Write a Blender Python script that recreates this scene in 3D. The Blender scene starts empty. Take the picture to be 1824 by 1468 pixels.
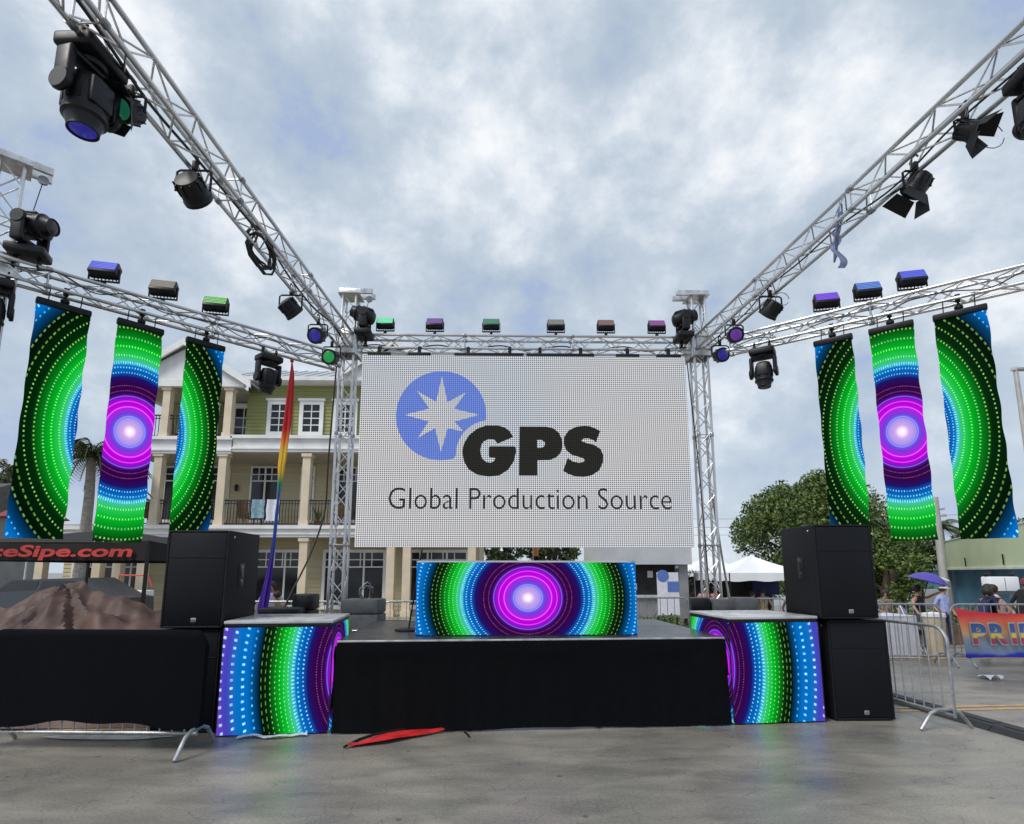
import bpy, bmesh, math, random
import numpy as np
from mathutils import Vector, Matrix, Euler
from mathutils import noise as mnoise
from mathutils.geometry import tessellate_polygon
R = math.radians; PI = math.pi
random.seed(7)
sc = bpy.context.scene; COL = sc.collection

# ------------------------------------------------------------------ camera, sky, sun, exposure
cd = bpy.data.cameras.new('camera'); cam = bpy.data.objects.new('camera', cd); COL.objects.link(cam)
cam.location = (0, 0, 1.65); cam.rotation_euler = (R(90+8.75), 0, R(-1.17))
cd.sensor_width = 36; cd.lens = 36*980/1824; cd.shift_y = 134/1824; cd.clip_end = 2000; cd.clip_start = .05
sc.camera = cam
sc.view_settings.view_transform = 'Standard'; sc.view_settings.look = 'None'
sc.view_settings.exposure = .13; sc.view_settings.gamma = 1
w = bpy.data.worlds.new('World'); sc.world = w; w.use_nodes = True
SUN_EL, SUN_AZ = 48, 230
def make_world():
    nt = w.node_tree; N = nt.nodes; L = nt.links; N.clear()
    out = N.new('ShaderNodeOutputWorld'); bg = N.new('ShaderNodeBackground'); bg.inputs[1].default_value = .1
    L.new(bg.outputs[0], out.inputs[0])
    sky = N.new('ShaderNodeTexSky'); sky.sky_type = 'NISHITA'; sky.sun_disc = False
    sky.sun_elevation = R(SUN_EL); sky.sun_rotation = R(SUN_AZ)
    tc = N.new('ShaderNodeTexCoord'); sep = N.new('ShaderNodeSeparateXYZ'); L.new(tc.outputs['Generated'], sep.inputs[0])
    def m(op, a, b=None, c=None, clamp=False):
        n = N.new('ShaderNodeMath'); n.operation = op; n.use_clamp = clamp
        for i, v in enumerate((a, b, c)):
            if v is None: continue
            if isinstance(v, (int, float)): n.inputs[i].default_value = v
            else: L.new(v, n.inputs[i])
        return n.outputs[0]
    zz = m('ADD', m('MAXIMUM', sep.outputs[2], 0), .5)
    cmb = N.new('ShaderNodeCombineXYZ'); L.new(m('DIVIDE', sep.outputs[0], zz), cmb.inputs[0]); L.new(m('DIVIDE', sep.outputs[1], zz), cmb.inputs[1])
    def noise(scale, detail, dist, rough=.55, off=0):
        mp = N.new('ShaderNodeMapping'); mp.inputs['Location'].default_value = (off, off*.7, 0); L.new(cmb.outputs[0], mp.inputs[0])
        n = N.new('ShaderNodeTexNoise'); n.inputs['Scale'].default_value = scale; n.inputs['Detail'].default_value = detail
        n.inputs['Distortion'].default_value = dist; n.inputs['Roughness'].default_value = rough; L.new(mp.outputs[0], n.inputs[0]); return n.outputs[0]
    vm = N.new('ShaderNodeVectorMath'); vm.operation = 'MULTIPLY'; L.new(tc.outputs['Generated'], vm.inputs[0]); vm.inputs[1].default_value = (1, 1, 1.5)
    mixv = N.new('ShaderNodeVectorMath'); mixv.operation = 'MULTIPLY_ADD'; L.new(cmb.outputs[0], mixv.inputs[0]); mixv.inputs[1].default_value = (.35, .35, .35); L.new(vm.outputs[0], mixv.inputs[2]); cmb = mixv
    big = noise(1.5, 3, .2, off=3.1); mid = noise(3.6, 10, .12, .60, off=1.7); fin = noise(10, 10, .1, .65, off=5)
    v = m('ADD', m('ADD', m('MULTIPLY', big, .40), m('MULTIPLY', mid, .50)), m('MULTIPLY', fin, .12)); v = m('SUBTRACT', v, .028)
    cr = N.new('ShaderNodeValToRGB'); e = cr.color_ramp.elements
    e[0].position = .415; e[0].color = (.37, .46, .66, 1); e[1].position = .63; e[1].color = (.92, .94, .96, 1)
    for p, c in ((.455, (.44, .53, .64, 1)), (.51, (.52, .60, .69, 1)), (.545, (.62, .69, .77, 1)), (.58, (.74, .79, .85, 1))):
        k = e.new(p); k.color = c
    # thinner, brighter cloud high in front
    dt = N.new('ShaderNodeVectorMath'); dt.operation = 'DOT_PRODUCT'; L.new(tc.outputs['Generated'], dt.inputs[0]); dt.inputs[1].default_value = Vector((-.10, .80, .58)).normalized()
    v = m('ADD', v, m('MULTIPLY', m('POWER', m('MAXIMUM', dt.outputs['Value'], 0), 9), .04))
    L.new(v, cr.inputs[0])
    # lighter towards the horizon
    hz = m('POWER', m('SUBTRACT', 1, m('MAXIMUM', sep.outputs[2], 0), clamp=True), 5)
    mh = N.new('ShaderNodeMix'); mh.data_type = 'RGBA'; L.new(m('MULTIPLY', hz, .5), mh.inputs[0]); L.new(cr.outputs[0], mh.inputs[6]); mh.inputs[7].default_value = (.60, .68, .78, 1)
    sc10 = N.new('ShaderNodeMix'); sc10.data_type = 'RGBA'; sc10.blend_type = 'MULTIPLY'; sc10.inputs[0].default_value = 1
    L.new(mh.outputs[2], sc10.inputs[6]); sc10.inputs[7].default_value = (10, 10, 10, 1)
    mx = N.new('ShaderNodeMix'); mx.data_type = 'RGBA'; mx.inputs[0].default_value = .93
    L.new(sky.outputs[0], mx.inputs[6]); L.new(sc10.outputs[2], mx.inputs[7]); L.new(mx.outputs[2], bg.inputs[0])
make_world()
sd = bpy.data.lights.new('sun', 'SUN'); sd.energy = 2.2; sd.angle = R(24); sd.color = (1, .96, .9)
so = bpy.data.objects.new('sun', sd); COL.objects.link(so)
so.rotation_euler = (R(90-SUN_EL), 0, R(180-SUN_AZ)); so.location = (0, 0, 30)

# ------------------------------------------------------------------ materials
MAT = {}
def nmath(nt, op, a, b=None, c=None, clamp=False):
    n = nt.nodes.new('ShaderNodeMath'); n.operation = op; n.use_clamp = clamp
    for i, v in enumerate((a, b, c)):
        if v is None: continue
        if isinstance(v, (int, float)): n.inputs[i].default_value = v
        else: nt.links.new(v, n.inputs[i])
    return n.outputs[0]
def M(name, col, rough=.6, metal=0, var=.15, scale=6, bump=0, emit=None, es=1, spec=.5, stretch=(1, 1, 1), dark_tone=None, trans=0):
    m = bpy.data.materials.new(name); m.use_nodes = True; nt = m.node_tree; N = nt.nodes; L = nt.links
    p = N['Principled BSDF']; p.inputs['Roughness'].default_value = rough; p.inputs['Metallic'].default_value = metal
    p.inputs['Specular IOR Level'].default_value = spec
    tc = N.new('ShaderNodeTexCoord'); mp = N.new('ShaderNodeMapping'); mp.inputs['Scale'].default_value = stretch
    L.new(tc.outputs['Object'], mp.inputs[0])
    n = N.new('ShaderNodeTexNoise'); n.inputs['Scale'].default_value = scale; n.inputs['Detail'].default_value = 6; L.new(mp.outputs[0], n.inputs[0])
    cr = N.new('ShaderNodeValToRGB'); e = cr.color_ramp.elements
    d = dark_tone if dark_tone else tuple(c*(1-var) for c in col)
    e[0].position = .32; e[0].color = (*d, 1); e[1].position = .62; e[1].color = (*[min(1, c*(1+var*.6)) for c in col], 1)
    L.new(n.outputs[0], cr.inputs[0]); L.new(cr.outputs[0], p.inputs['Base Color'])
    rr = nmath(nt, 'MULTIPLY_ADD', n.outputs[0], .25, max(0, rough-.12), clamp=True); L.new(rr, p.inputs['Roughness'])
    if bump:
        b = N.new('ShaderNodeBump'); b.inputs['Strength'].default_value = bump; b.inputs['Distance'].default_value = .01
        L.new(n.outputs[0], b.inputs['Height']); L.new(b.outputs[0], p.inputs['Normal'])
    if emit: p.inputs['Emission Color'].default_value = (*emit, 1); p.inputs['Emission Strength'].default_value = es
    if trans: p.inputs['Transmission Weight'].default_value = trans
    MAT[name] = m; return m
M('aluminium', (.64, .63, .62), .33, .85, .25, 9, .05); M('alu_dark', (.36, .36, .38), .4, .8, .25, 9)
M('black_plastic', (.009, .009, .011), .42, 0, .3, 12, .1, spec=.35); M('black_metal', (.012, .012, .014), .5, .1, .3, 20, .1, spec=.3)
M('cabinet', (.006, .0065, .0085), .6, 0, .3, 90, .5, spec=.28); M('cable', (.012, .012, .013), .5, 0, .2, 5)
M('skirt', (.0022, .0024, .0036), .8, 0, .5, 40, .5, spec=.12); M('cover_cloth', (.0022, .003, .0052), .85, 0, .45, 60, .5, spec=.1)
M('deck', (.045, .046, .05), .3, 0, .35, 5, .08); M('box_top', (.50, .50, .51), .25, 0, .2, 4)
M('galv', (.42, .43, .44), .42, .7, .25, 14, .1); M('white_metal', (.62, .62, .62), .4, .2, .1, 8)
M('siding_green', (.30, .31, .115), .75, 0, .12, 3, .1, stretch=(.3, 1, 6)); M('siding_beige', (.55, .48, .30), .75, 0, .1, 3, .1, stretch=(.3, 1, 6))
M('trim', (.82, .81, .79), .55, 0, .1, 2, .05); M('column', (.70, .59, .43), .6, 0, .1, 2, .05)
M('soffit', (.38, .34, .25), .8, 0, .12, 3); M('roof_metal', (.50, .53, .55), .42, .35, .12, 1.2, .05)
M('railing', (.03, .022, .02), .5, .2, .2, 8); M('glass_dark', (.02, .022, .024), .08, 0, .3, 1.5); M('interior', (.05, .042, .035), .9, 0, .4, 2)
M('tarp', (.115, .066, .052), .5, 0, .28, 3, .5, dark_tone=(.045, .022, .020), spec=.3); M('red_flag', (.55, .012, .015), .6, 0, .3, 6, .2)  # tarp mottles at random into a darker brown
M('tent_white', (.84, .84, .86), .6, 0, .06, 2); M('tent_black', (.012, .008, .008), .8, 0, .35, 3, .2)
M('skin', (.42, .24, .16), .55, 0, .08, 5); M('skin_dark', (.12, .06, .04), .55, 0, .08, 5); M('hair', (.02, .013, .01), .6, 0, .3, 20)
M('denim', (.03, .04, .08), .8, 0, .2, 12); M('navy', (.02, .03, .10), .8, 0, .2, 12); M('black_cloth', (.012, .012, .014), .85, 0, .2, 12)
M('pale_blue', (.33, .40, .68), .8, 0, .2, 10); M('pink', (.62, .22, .20), .8, 0, .15, 8); M('coral', (.75, .12, .10), .8, 0, .15, 8)
M('white_cloth', (.68, .68, .74), .8, 0, .08, 6, .1); M('lilac', (.55, .50, .70), .8, 0, .08, 6); M('camo', (.20, .16, .10), .85, 0, .6, 12)
M('grey_cloth', (.10, .10, .12), .85, 0, .2, 8); M('shoe', (.05, .05, .05), .6, 0, .2, 8)
M('umbrella', (.08, .06, .35), .5, 0, .15, 4); M('red_letter', (.62, .05, .045), .5, 0, .3, 3); M('bark', (.14, .10, .07), .9, 0, .35, 5, .6, stretch=(1, 1, .25))
M('palm_trunk', (.36, .33, .29), .9, 0, .3, 5, .5, stretch=(1, 1, 4))
M('green_render', (.64, .72, .46), .85, 0, .08, .6, .05); M('blue_wall', (.12, .33, .50), .8, 0, .35, .4, .05)
M('steel_pole', (.46, .44, .41), .55, .3, .12, 3); M('yellow_paint', (.55, .33, .10), .7, 0, .25, 8, dark_tone=(.36, .27, .17)); M('white_paint', (.55, .54, .50), .7, 0, .2, 7, dark_tone=(.36, .34, .31))
M('rubber', (.02, .02, .022), .6, 0, .4, 15, .3); M('towel_blue', (.22, .34, .40), .9, 0, .3, 10, .3); M('maroon', (.22, .03, .03), .7, 0, .2, 5)
M('grey_case', (.09, .095, .10), .7, 0, .3, 6, .2); M('hedge_soil', (.20, .13, .07), .9, 0, .3, 4, .3); M('trailer_grey', (.26, .27, .28), .6, 0, .15, 2)
M('inside_shade', (.03, .028, .028), .9, 0, .5, 3); M('pale_grey', (.50, .51, .53), .6, 0, .08, 2); M('sign_blue', (.10, .18, .48), .5, 0, .1, 5); M('car_paint', (.07, .08, .09), .25, .3, .05, 2)  # first material: shade under cover put into its colour
M('strap_blue', (.22, .25, .42), .6, 0, .3, 20); M('plastic_wrap', (.62, .64, .68), .25, 0, .3, 9, .5); M('brown', (.20, .12, .06), .7, 0, .3, 8)
M('orange', (.65, .22, .05), .6, 0, .1, 6); M('badge', (.5, .5, .5), .3, .6, .1, 30); M('pcream', (.75, .64, .45), .8, 0, .1, 5)
M('lens_blue', (.01, .01, .05), .15, 0, .2, 30, emit=(.05, .04, .55), es=.32); M('lens_dark', (.01, .01, .012), .12, 0, .2, 30)
M('lens_green', (.01, .05, .02), .2, 0, .2, 30, emit=(.02, .45, .1), es=.5); M('lens_violet', (.02, .01, .05), .2, 0, .2, 30, emit=(.20, .05, .5), es=.4)
M('lens_teal', (.01, .04, .03), .2, 0, .2, 30, emit=(.01, .14, .07), es=.5)

def ground_mat():
    m = bpy.data.materials.new('pavement'); m.use_nodes = True; nt = m.node_tree; N = nt.nodes; L = nt.links; p = N['Principled BSDF']
    tc = N.new('ShaderNodeTexCoord')
    def noise(s, d=5, dist=0, st=(1, 1, 1)):
        mp = N.new('ShaderNodeMapping'); mp.inputs['Scale'].default_value = st; L.new(tc.outputs['Object'], mp.inputs[0])
        n = N.new('ShaderNodeTexNoise'); n.inputs['Scale'].default_value = s; n.inputs['Detail'].default_value = d; n.inputs['Distortion'].default_value = dist
        L.new(mp.outputs[0], n.inputs[0]); return n.outputs[0]
    big = noise(.55, 5, .6, (.7, 1.5, 1)); mid = noise(3.2, 6, .5, (.55, 1.3, 1)); fine = noise(160, 3); spk = noise(45, 4)
    v = nmath(nt, 'ADD', nmath(nt, 'MULTIPLY', big, .6), nmath(nt, 'MULTIPLY', mid, .4))
    cr = N.new('ShaderNodeValToRGB'); e = cr.color_ramp.elements
    e[0].position = .36; e[0].color = (.15, .142, .126, 1); e[1].position = .64; e[1].color = (.32, .288, .238, 1)
    k = e.new(.5); k.color = (.225, .207, .176, 1); L.new(v, cr.inputs[0])
    mx = N.new('ShaderNodeMix'); mx.data_type = 'RGBA'; mx.blend_type = 'MULTIPLY'; mx.inputs[0].default_value = 1; L.new(cr.outputs[0], mx.inputs[6])
    f = nmath(nt, 'ADD', nmath(nt, 'MULTIPLY', fine, 1.5), nmath(nt, 'MULTIPLY', spk, .9)); f = nmath(nt, 'ADD', f, -.15)
    cc = N.new('ShaderNodeCombineColor'); [L.new(f, cc.inputs[i]) for i in range(3)]; L.new(cc.outputs[0], mx.inputs[7])
    # hairline crack network
    vo = N.new('ShaderNodeTexVoronoi'); vo.feature = 'DISTANCE_TO_EDGE'; vo.inputs['Scale'].default_value = 5.5
    dv = N.new('ShaderNodeMix'); dv.data_type = 'RGBA'; dv.inputs[0].default_value = .12; L.new(tc.outputs['Object'], dv.inputs[6])
    nn = N.new('ShaderNodeTexNoise'); nn.inputs['Scale'].default_value = 6; L.new(tc.outputs['Object'], nn.inputs[0]); L.new(nn.outputs[1], dv.inputs[7]); L.new(dv.outputs[2], vo.inputs[0])
    ck = nmath(nt, 'SUBTRACT', 1, nmath(nt, 'DIVIDE', vo.outputs[0], .022, clamp=True), clamp=True)
    gate = nmath(nt, 'GREATER_THAN', noise(2.1, 3), .52); ck = nmath(nt, 'MULTIPLY', ck, gate)
    # dark gum spots
    v2 = N.new('ShaderNodeTexVoronoi'); v2.inputs['Scale'].default_value = 2.3; L.new(tc.outputs['Object'], v2.inputs[0])
    sp = nmath(nt, 'LESS_THAN', v2.outputs[0], .05)
    dk = nmath(nt, 'SUBTRACT', 1, nmath(nt, 'ADD', nmath(nt, 'MULTIPLY', ck, .22), nmath(nt, 'MULTIPLY', sp, .45)))
    m2 = N.new('ShaderNodeMix'); m2.data_type = 'RGBA'; m2.blend_type = 'MULTIPLY'; m2.inputs[0].default_value = 1; L.new(mx.outputs[2], m2.inputs[6])
    c2 = N.new('ShaderNodeCombineColor'); [L.new(dk, c2.inputs[i]) for i in range(3)]; L.new(c2.outputs[0], m2.inputs[7])
    L.new(m2.outputs[2], p.inputs['Base Color'])
    L.new(nmath(nt, 'MULTIPLY_ADD', v, .85, -.10, clamp=True), p.inputs['Roughness'])
    p.inputs['Specular IOR Level'].default_value = .5
    b = N.new('ShaderNodeBump'); b.inputs['Strength'].default_value = .4; b.inputs['Distance'].default_value = .007
    L.new(nmath(nt, 'ADD', nmath(nt, 'MULTIPLY', fine, .6), nmath(nt, 'SUBTRACT', spk, ck)), b.inputs['Height']); L.new(b.outputs[0], p.inputs['Normal'])
    MAT['pavement'] = m
ground_mat()
def leaf_mat(name, a, b, scale=1.2):
    m = bpy.data.materials.new(name); m.use_nodes = True; nt = m.node_tree; N = nt.nodes; L = nt.links; p = N['Principled BSDF']
    g = N.new('ShaderNodeNewGeometry'); n = N.new('ShaderNodeTexNoise'); n.inputs['Scale'].default_value = scale; L.new(g.outputs['Position'], n.inputs[0])
    v = nmath(nt, 'ADD', nmath(nt, 'MULTIPLY', n.outputs[0], .6), nmath(nt, 'MULTIPLY', g.outputs['Random Per Island'], .4))
    cr = N.new('ShaderNodeValToRGB'); e = cr.color_ramp.elements; e[0].position = .3; e[0].color = (*a, 1); e[1].position = .75; e[1].color = (*b, 1)
    L.new(v, cr.inputs[0]); L.new(cr.outputs[0], p.inputs['Base Color']); p.inputs['Roughness'].default_value = .55; MAT[name] = m
leaf_mat('leaves', (.035, .075, .014), (.15, .20, .04)); leaf_mat('leaves_dark', (.03, .05, .016), (.10, .13, .04)); leaf_mat('leaves_palm', (.04, .07, .02), (.14, .16, .06), 3)
leaf_mat('leaves_pale', (.10, .12, .06), (.24, .26, .15), 3)

def ring_mat(name, og, strength=1.0):
    """concentric LED animation in UV space, r=1 where the inner blue ring starts; og = radius where the outer blue starts"""
    m = bpy.data.materials.new(name); m.use_nodes = True; nt = m.node_tree; N = nt.nodes; L = nt.links; p = N['Principled BSDF']
    uv = N.new('ShaderNodeUVMap'); sp = N.new('ShaderNodeSeparateXYZ'); L.new(uv.outputs[0], sp.inputs[0]); u, v = sp.outputs[0], sp.outputs[1]
    f = lambda op, a, b=None, c=None, cl=False: nmath(nt, op, a, b, c, cl)
    r = f('SQRT', f('ADD', f('MULTIPLY', u, u), f('MULTIPLY', v, v))); th = f('DIVIDE', f('ARCTAN2', v, u), 2*PI)
    RM = 4.0
    cr = N.new('ShaderNodeValToRGB'); cr.color_ramp.interpolation = 'LINEAR'; e = cr.color_ramp.elements
    gz = og-1.3; kf = .80 if og > 2 else 1.0
    stops = [(0, (1, .97, 1)), (.05, (1, .8, 1)), (.12, (.55, .36, .80)), (.24, (.34, .26, .74)), (.26, (.12, .12, .75)), (.33, (.16, .04, .62)), (.40, (.36, .015, .72)),
             (.47, (.50, .0, .68)), (.56, (.40, .0, .62)), (.62, (.10, .01, .42)), (.68, (.035, .0, .07)), (.85, (.028, .0, .055)), (.97, (.01, .005, .12)), (1.03, (.0, .07, .36)),
             (1.17, (.0, .16, .50)), (1.24, (.05, .45, .50)), (1.31, (.03, .52, .13)), (1.31+gz*.18*kf, (.0, .44, .02)), (1.31+gz*.42*kf, (.0, .16, .008)), (1.31+gz*.60*kf, (.0, .018, .002)),
             (1.31+gz*.85, (.0, .004, .001)), (og+.02, (.0, .05, .16)), (og+.14, (.0, .14, .50)), (og+.32, (.0, .15, .50)), (og+.5, (.05, .05, .45)), (og+.75, (.16, .04, .40))]
    e[0].position = 0; e[0].color = (*stops[0][1], 1); e[1].position = min(1, stops[-1][0]/RM); e[1].color = (*stops[-1][1], 1)
    for s, c in stops[1:-1]: k = e.new(s/RM); k.color = (*c, 1)
    L.new(f('DIVIDE', r, RM), cr.inputs[0])
    def sm(x, a, b):   # 1 below a, 0 above b
        n = N.new('ShaderNodeMapRange'); n.interpolation_type = 'SMOOTHSTEP'; n.inputs[1].default_value = a; n.inputs[2].default_value = b; n.inputs[3].default_value = 1; n.inputs[4].default_value = 0; L.new(x, n.inputs[0]); return n.outputs[0]
    acc = cr.outputs[0]
    def add(mask, col):
        nonlocal acc
        k = N.new('ShaderNodeMix'); k.data_type = 'RGBA'; k.blend_type = 'ADD'; L.new(mask, k.inputs[0]); L.new(acc, k.inputs[6]); k.inputs[7].default_value = (*col, 1); acc = k.outputs[2]
    nz = N.new('ShaderNodeTexNoise'); nz.inputs['Scale'].default_value = 14; nz.inputs['Detail'].default_value = 2; L.new(uv.outputs[0], nz.inputs[0])
    nv = N.new('ShaderNodeMapRange'); nv.inputs[1].default_value = .36; nv.inputs[2].default_value = .62; nv.inputs[3].default_value = .4; nv.inputs[4].default_value = 1; L.new(nz.outputs[0], nv.inputs[0])
    def zone(r0, dr, n, cnt, rw, tw, col):
        q = f('DIVIDE', f('SUBTRACT', r, r0), dr); fr = f('ABSOLUTE', f('SUBTRACT', f('FRACT', q), .5)); ft = f('ABSOLUTE', f('SUBTRACT', f('FRACT', f('MULTIPLY', th, n)), .5))
        zm = f('MULTIPLY', f('GREATER_THAN', r, r0), f('LESS_THAN', r, r0+dr*cnt))
        add(f('MULTIPLY', f('MULTIPLY', f('MULTIPLY', sm(fr, rw*.5, rw), sm(ft, tw*.6, tw)), zm), nv.outputs[0]), col)
    for rr, col, wd in ((.27, (.18, .18, .4), .008), (.44, (.45, .12, .3), .008), (.54, (.35, .08, .28), .007), (.63, (.15, .10, .4), .008)):
        add(sm(f('ABSOLUTE', f('SUBTRACT', r, rr)), wd*.4, wd*1.6), col)
    zone(.68, .09, 170, 2, .12, .3, (.22, .09, .12))
    zone(1.0, .09, 140, 2, .18, .21, (.35, .85, .9)); zone(1.18, .08, 190, 1, .45, .28, (.25, .62, .45))
    zone(1.27, gz*.13, 185, 3, .14, .2, (.30, .80, .25)); zone(1.27+gz*.39, gz*.15, 165, 2, .11, .22, (.38, .68, .15)); zone(1.27+gz*.69, gz*.13, 125, 2, .13, .32, (.20, .38, .08))
    zone(og+.0, .12, 150, 1, .15, .2, (.1, .5, .75)); zone(og+.12, .19, 165, 4, .17, .20, (.42, .85, 1.0))
    p.inputs['Base Color'].default_value = (.001, .001, .0015, 1); p.inputs['Roughness'].default_value = .9; p.inputs['Specular IOR Level'].default_value = .03
    L.new(acc, p.inputs['Emission Color']); p.inputs['Emission Strength'].default_value = strength; MAT[name] = m
ring_mat('led_strip', 2.55, 1.0); ring_mat('led_booth', 1.86, 1.0)

def screen_mat(name, col, dot, tint=False):
    m = bpy.data.materials.new(name); m.use_nodes = True; nt = m.node_tree; N = nt.nodes; L = nt.links; p = N['Principled BSDF']
    g = N.new('ShaderNodeNewGeometry'); sp = N.new('ShaderNodeSeparateXYZ'); L.new(g.outputs['Position'], sp.inputs[0])
    P = .0366
    fx = nmath(nt, 'SUBTRACT', nmath(nt, 'FRACT', nmath(nt, 'DIVIDE', sp.outputs[0], P)), .5); fz = nmath(nt, 'SUBTRACT', nmath(nt, 'FRACT', nmath(nt, 'DIVIDE', sp.outputs[2], P)), .5)
    d = nmath(nt, 'SQRT', nmath(nt, 'ADD', nmath(nt, 'MULTIPLY', fx, fx), nmath(nt, 'MULTIPLY', fz, fz)))
    mr = N.new('ShaderNodeMapRange'); mr.inputs[1].default_value = .30; mr.inputs[2].default_value = .46; L.new(d, mr.inputs[0])
    mx = N.new('ShaderNodeMix'); mx.data_type = 'RGBA'; L.new(mr.outputs[0], mx.inputs[0]); mx.inputs[6].default_value = (*dot, 1)
    if tint:
        n = N.new('ShaderNodeTexNoise'); n.inputs['Scale'].default_value = .35; n.inputs['Detail'].default_value = 1; L.new(g.outputs['Position'], n.inputs[0])
        k = N.new('ShaderNodeMapRange'); k.inputs[1].default_value = .45; k.inputs[2].default_value = .7; L.new(n.outputs[0], k.inputs[0])
        t = N.new('ShaderNodeMix'); t.data_type = 'RGBA'; L.new(k.outputs[0], t.inputs[0]); t.inputs[6].default_value = (*col, 1); t.inputs[7].default_value = (col[0]*.86, col[1]*.95, col[2]*1.04, 1); L.new(t.outputs[2], mx.inputs[7])
    else: mx.inputs[7].default_value = (*col, 1)
    p.inputs['Base Color'].default_value = (.008, .008, .008, 1); p.inputs['Roughness'].default_value = .9; p.inputs['Specular IOR Level'].default_value = .05
    L.new(mx.outputs[2], p.inputs['Emission Color']); p.inputs['Emission Strength'].default_value = 1; MAT[name] = m
screen_mat('screen_white', (.72, .72, .735), (.12, .12, .13), True); screen_mat('screen_blue', (.17, .27, .72), (.05, .09, .36)); screen_mat('screen_black', (.022, .022, .018), (.006, .006, .005)); screen_mat('screen_text', (.03, .03, .028), (.008, .008, .007))

def flood_mat(name, on, off):
    m = bpy.data.materials.new(name); m.use_nodes = True; nt = m.node_tree; N = nt.nodes; L = nt.links; p = N['Principled BSDF']
    tc = N.new('ShaderNodeTexCoord'); sp = N.new('ShaderNodeSeparateXYZ'); L.new(tc.outputs['Object'], sp.inputs[0])
    a = nmath(nt, 'ABSOLUTE', nmath(nt, 'SUBTRACT', nmath(nt, 'FRACT', nmath(nt, 'DIVIDE', sp.outputs[0], .022)), .5)); b = nmath(nt, 'ABSOLUTE', nmath(nt, 'SUBTRACT', nmath(nt, 'FRACT', nmath(nt, 'DIVIDE', sp.outputs[2], .034)), .5))
    mk = nmath(nt, 'MULTIPLY', nmath(nt, 'LESS_THAN', a, .33), nmath(nt, 'LESS_THAN', b, .22))
    mx = N.new('ShaderNodeMix'); mx.data_type = 'RGBA'; L.new(mk, mx.inputs[0]); mx.inputs[6].default_value = (*off, 1); mx.inputs[7].default_value = (*on, 1)
    L.new(mx.outputs[2], p.inputs['Emission Color']); p.inputs['Emission Strength'].default_value = 1; p.inputs['Base Color'].default_value = (.03, .03, .03, 1); MAT[name] = m
flood_mat('flood_blue', (.12, .18, 1), (.02, .02, .42)); flood_mat('flood_off', (.30, .26, .18), (.07, .06, .05)); flood_mat('flood_green', (.35, 1, .25), (.02, .12, .02))
flood_mat('flood_mint', (.25, 1, .55), (.05, .50, .22)); flood_mat('flood_violet', (.25, .08, .9), (.08, .0, .45)); flood_mat('flood_dgreen', (.03, .30, .16), (.01, .12, .06)); flood_mat('flood_dviolet', (.20, .07, .42), (.07, .02, .16))
flood_mat('flood_rust', (.32, .14, .10), (.09, .05, .04)); flood_mat('flood_cyan', (.15, .4, 1), (.01, .05, .3)); flood_mat('flood_magenta', (.30, .06, .34), (.14, .02, .17)); flood_mat('flood_grey', (.20, .20, .18), (.12, .12, .11))

def ramp_mat(name, axis, lo, hi, stops, rough=.6, tex=0, interp='LINEAR', bump=0):
    m = bpy.data.materials.new(name); m.use_nodes = True; nt = m.node_tree; N = nt.nodes; L = nt.links; p = N['Principled BSDF']
    tc = N.new('ShaderNodeTexCoord'); sp = N.new('ShaderNodeSeparateXYZ'); L.new(tc.outputs['Object'], sp.inputs[0])
    n = N.new('ShaderNodeTexNoise'); n.inputs['Scale'].default_value = 2.2; L.new(tc.outputs['Object'], n.inputs[0])
    t = nmath(nt, 'DIVIDE', nmath(nt, 'SUBTRACT', sp.outputs[axis], lo), hi-lo); t = nmath(nt, 'ADD', t, nmath(nt, 'MULTIPLY', nmath(nt, 'SUBTRACT', n.outputs[0], .5), tex))
    cr = N.new('ShaderNodeValToRGB'); cr.color_ramp.interpolation = interp; e = cr.color_ramp.elements; e[0].position = stops[0][0]; e[0].color = (*stops[0][1], 1); e[1].position = stops[-1][0]; e[1].color = (*stops[-1][1], 1)
    for s, c in stops[1:-1]: k = e.new(s); k.color = (*c, 1)
    L.new(t, cr.inputs[0]); L.new(cr.outputs[0], p.inputs['Base Color']); p.inputs['Roughness'].default_value = rough; MAT[name] = m
ramp_mat('rainbow', 2, .95, 5.25, [(0, (.07, .015, .34)), (.2, (.06, .015, .30)), (.26, (.01, .05, .30)), (.44, (.01, .10, .42)), (.50, (.02, .28, .12)), (.55, (.85, .50, .03)), (.63, (.85, .50, .03)), (.68, (.80, .16, .01)), (.72, (.62, .01, .01)), (1, (.42, .005, .01))], .6, .03)
ramp_mat('pride_cloth', 2, 0, .86, [(0, (.01, .02, .42)), (.07, (.02, .04, .50)), (.13, (.22, .30, .45)), (.36, (.33, .36, .42)), (.50, (.75, .45, .22)), (.68, (.85, .22, .10)), (.85, (.80, .04, .06)), (1, (.75, .05, .10))], .7, .16)
ramp_mat('pride_letter', 2, 0, .36, [(0, (.55, .05, .10)), (.28, (.45, .06, .12)), (.34, (.85, .60, .12)), (.5, (.85, .65, .15)), (.58, (.06, .14, .42)), (1, (.05, .12, .36))], .6, .1)

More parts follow.
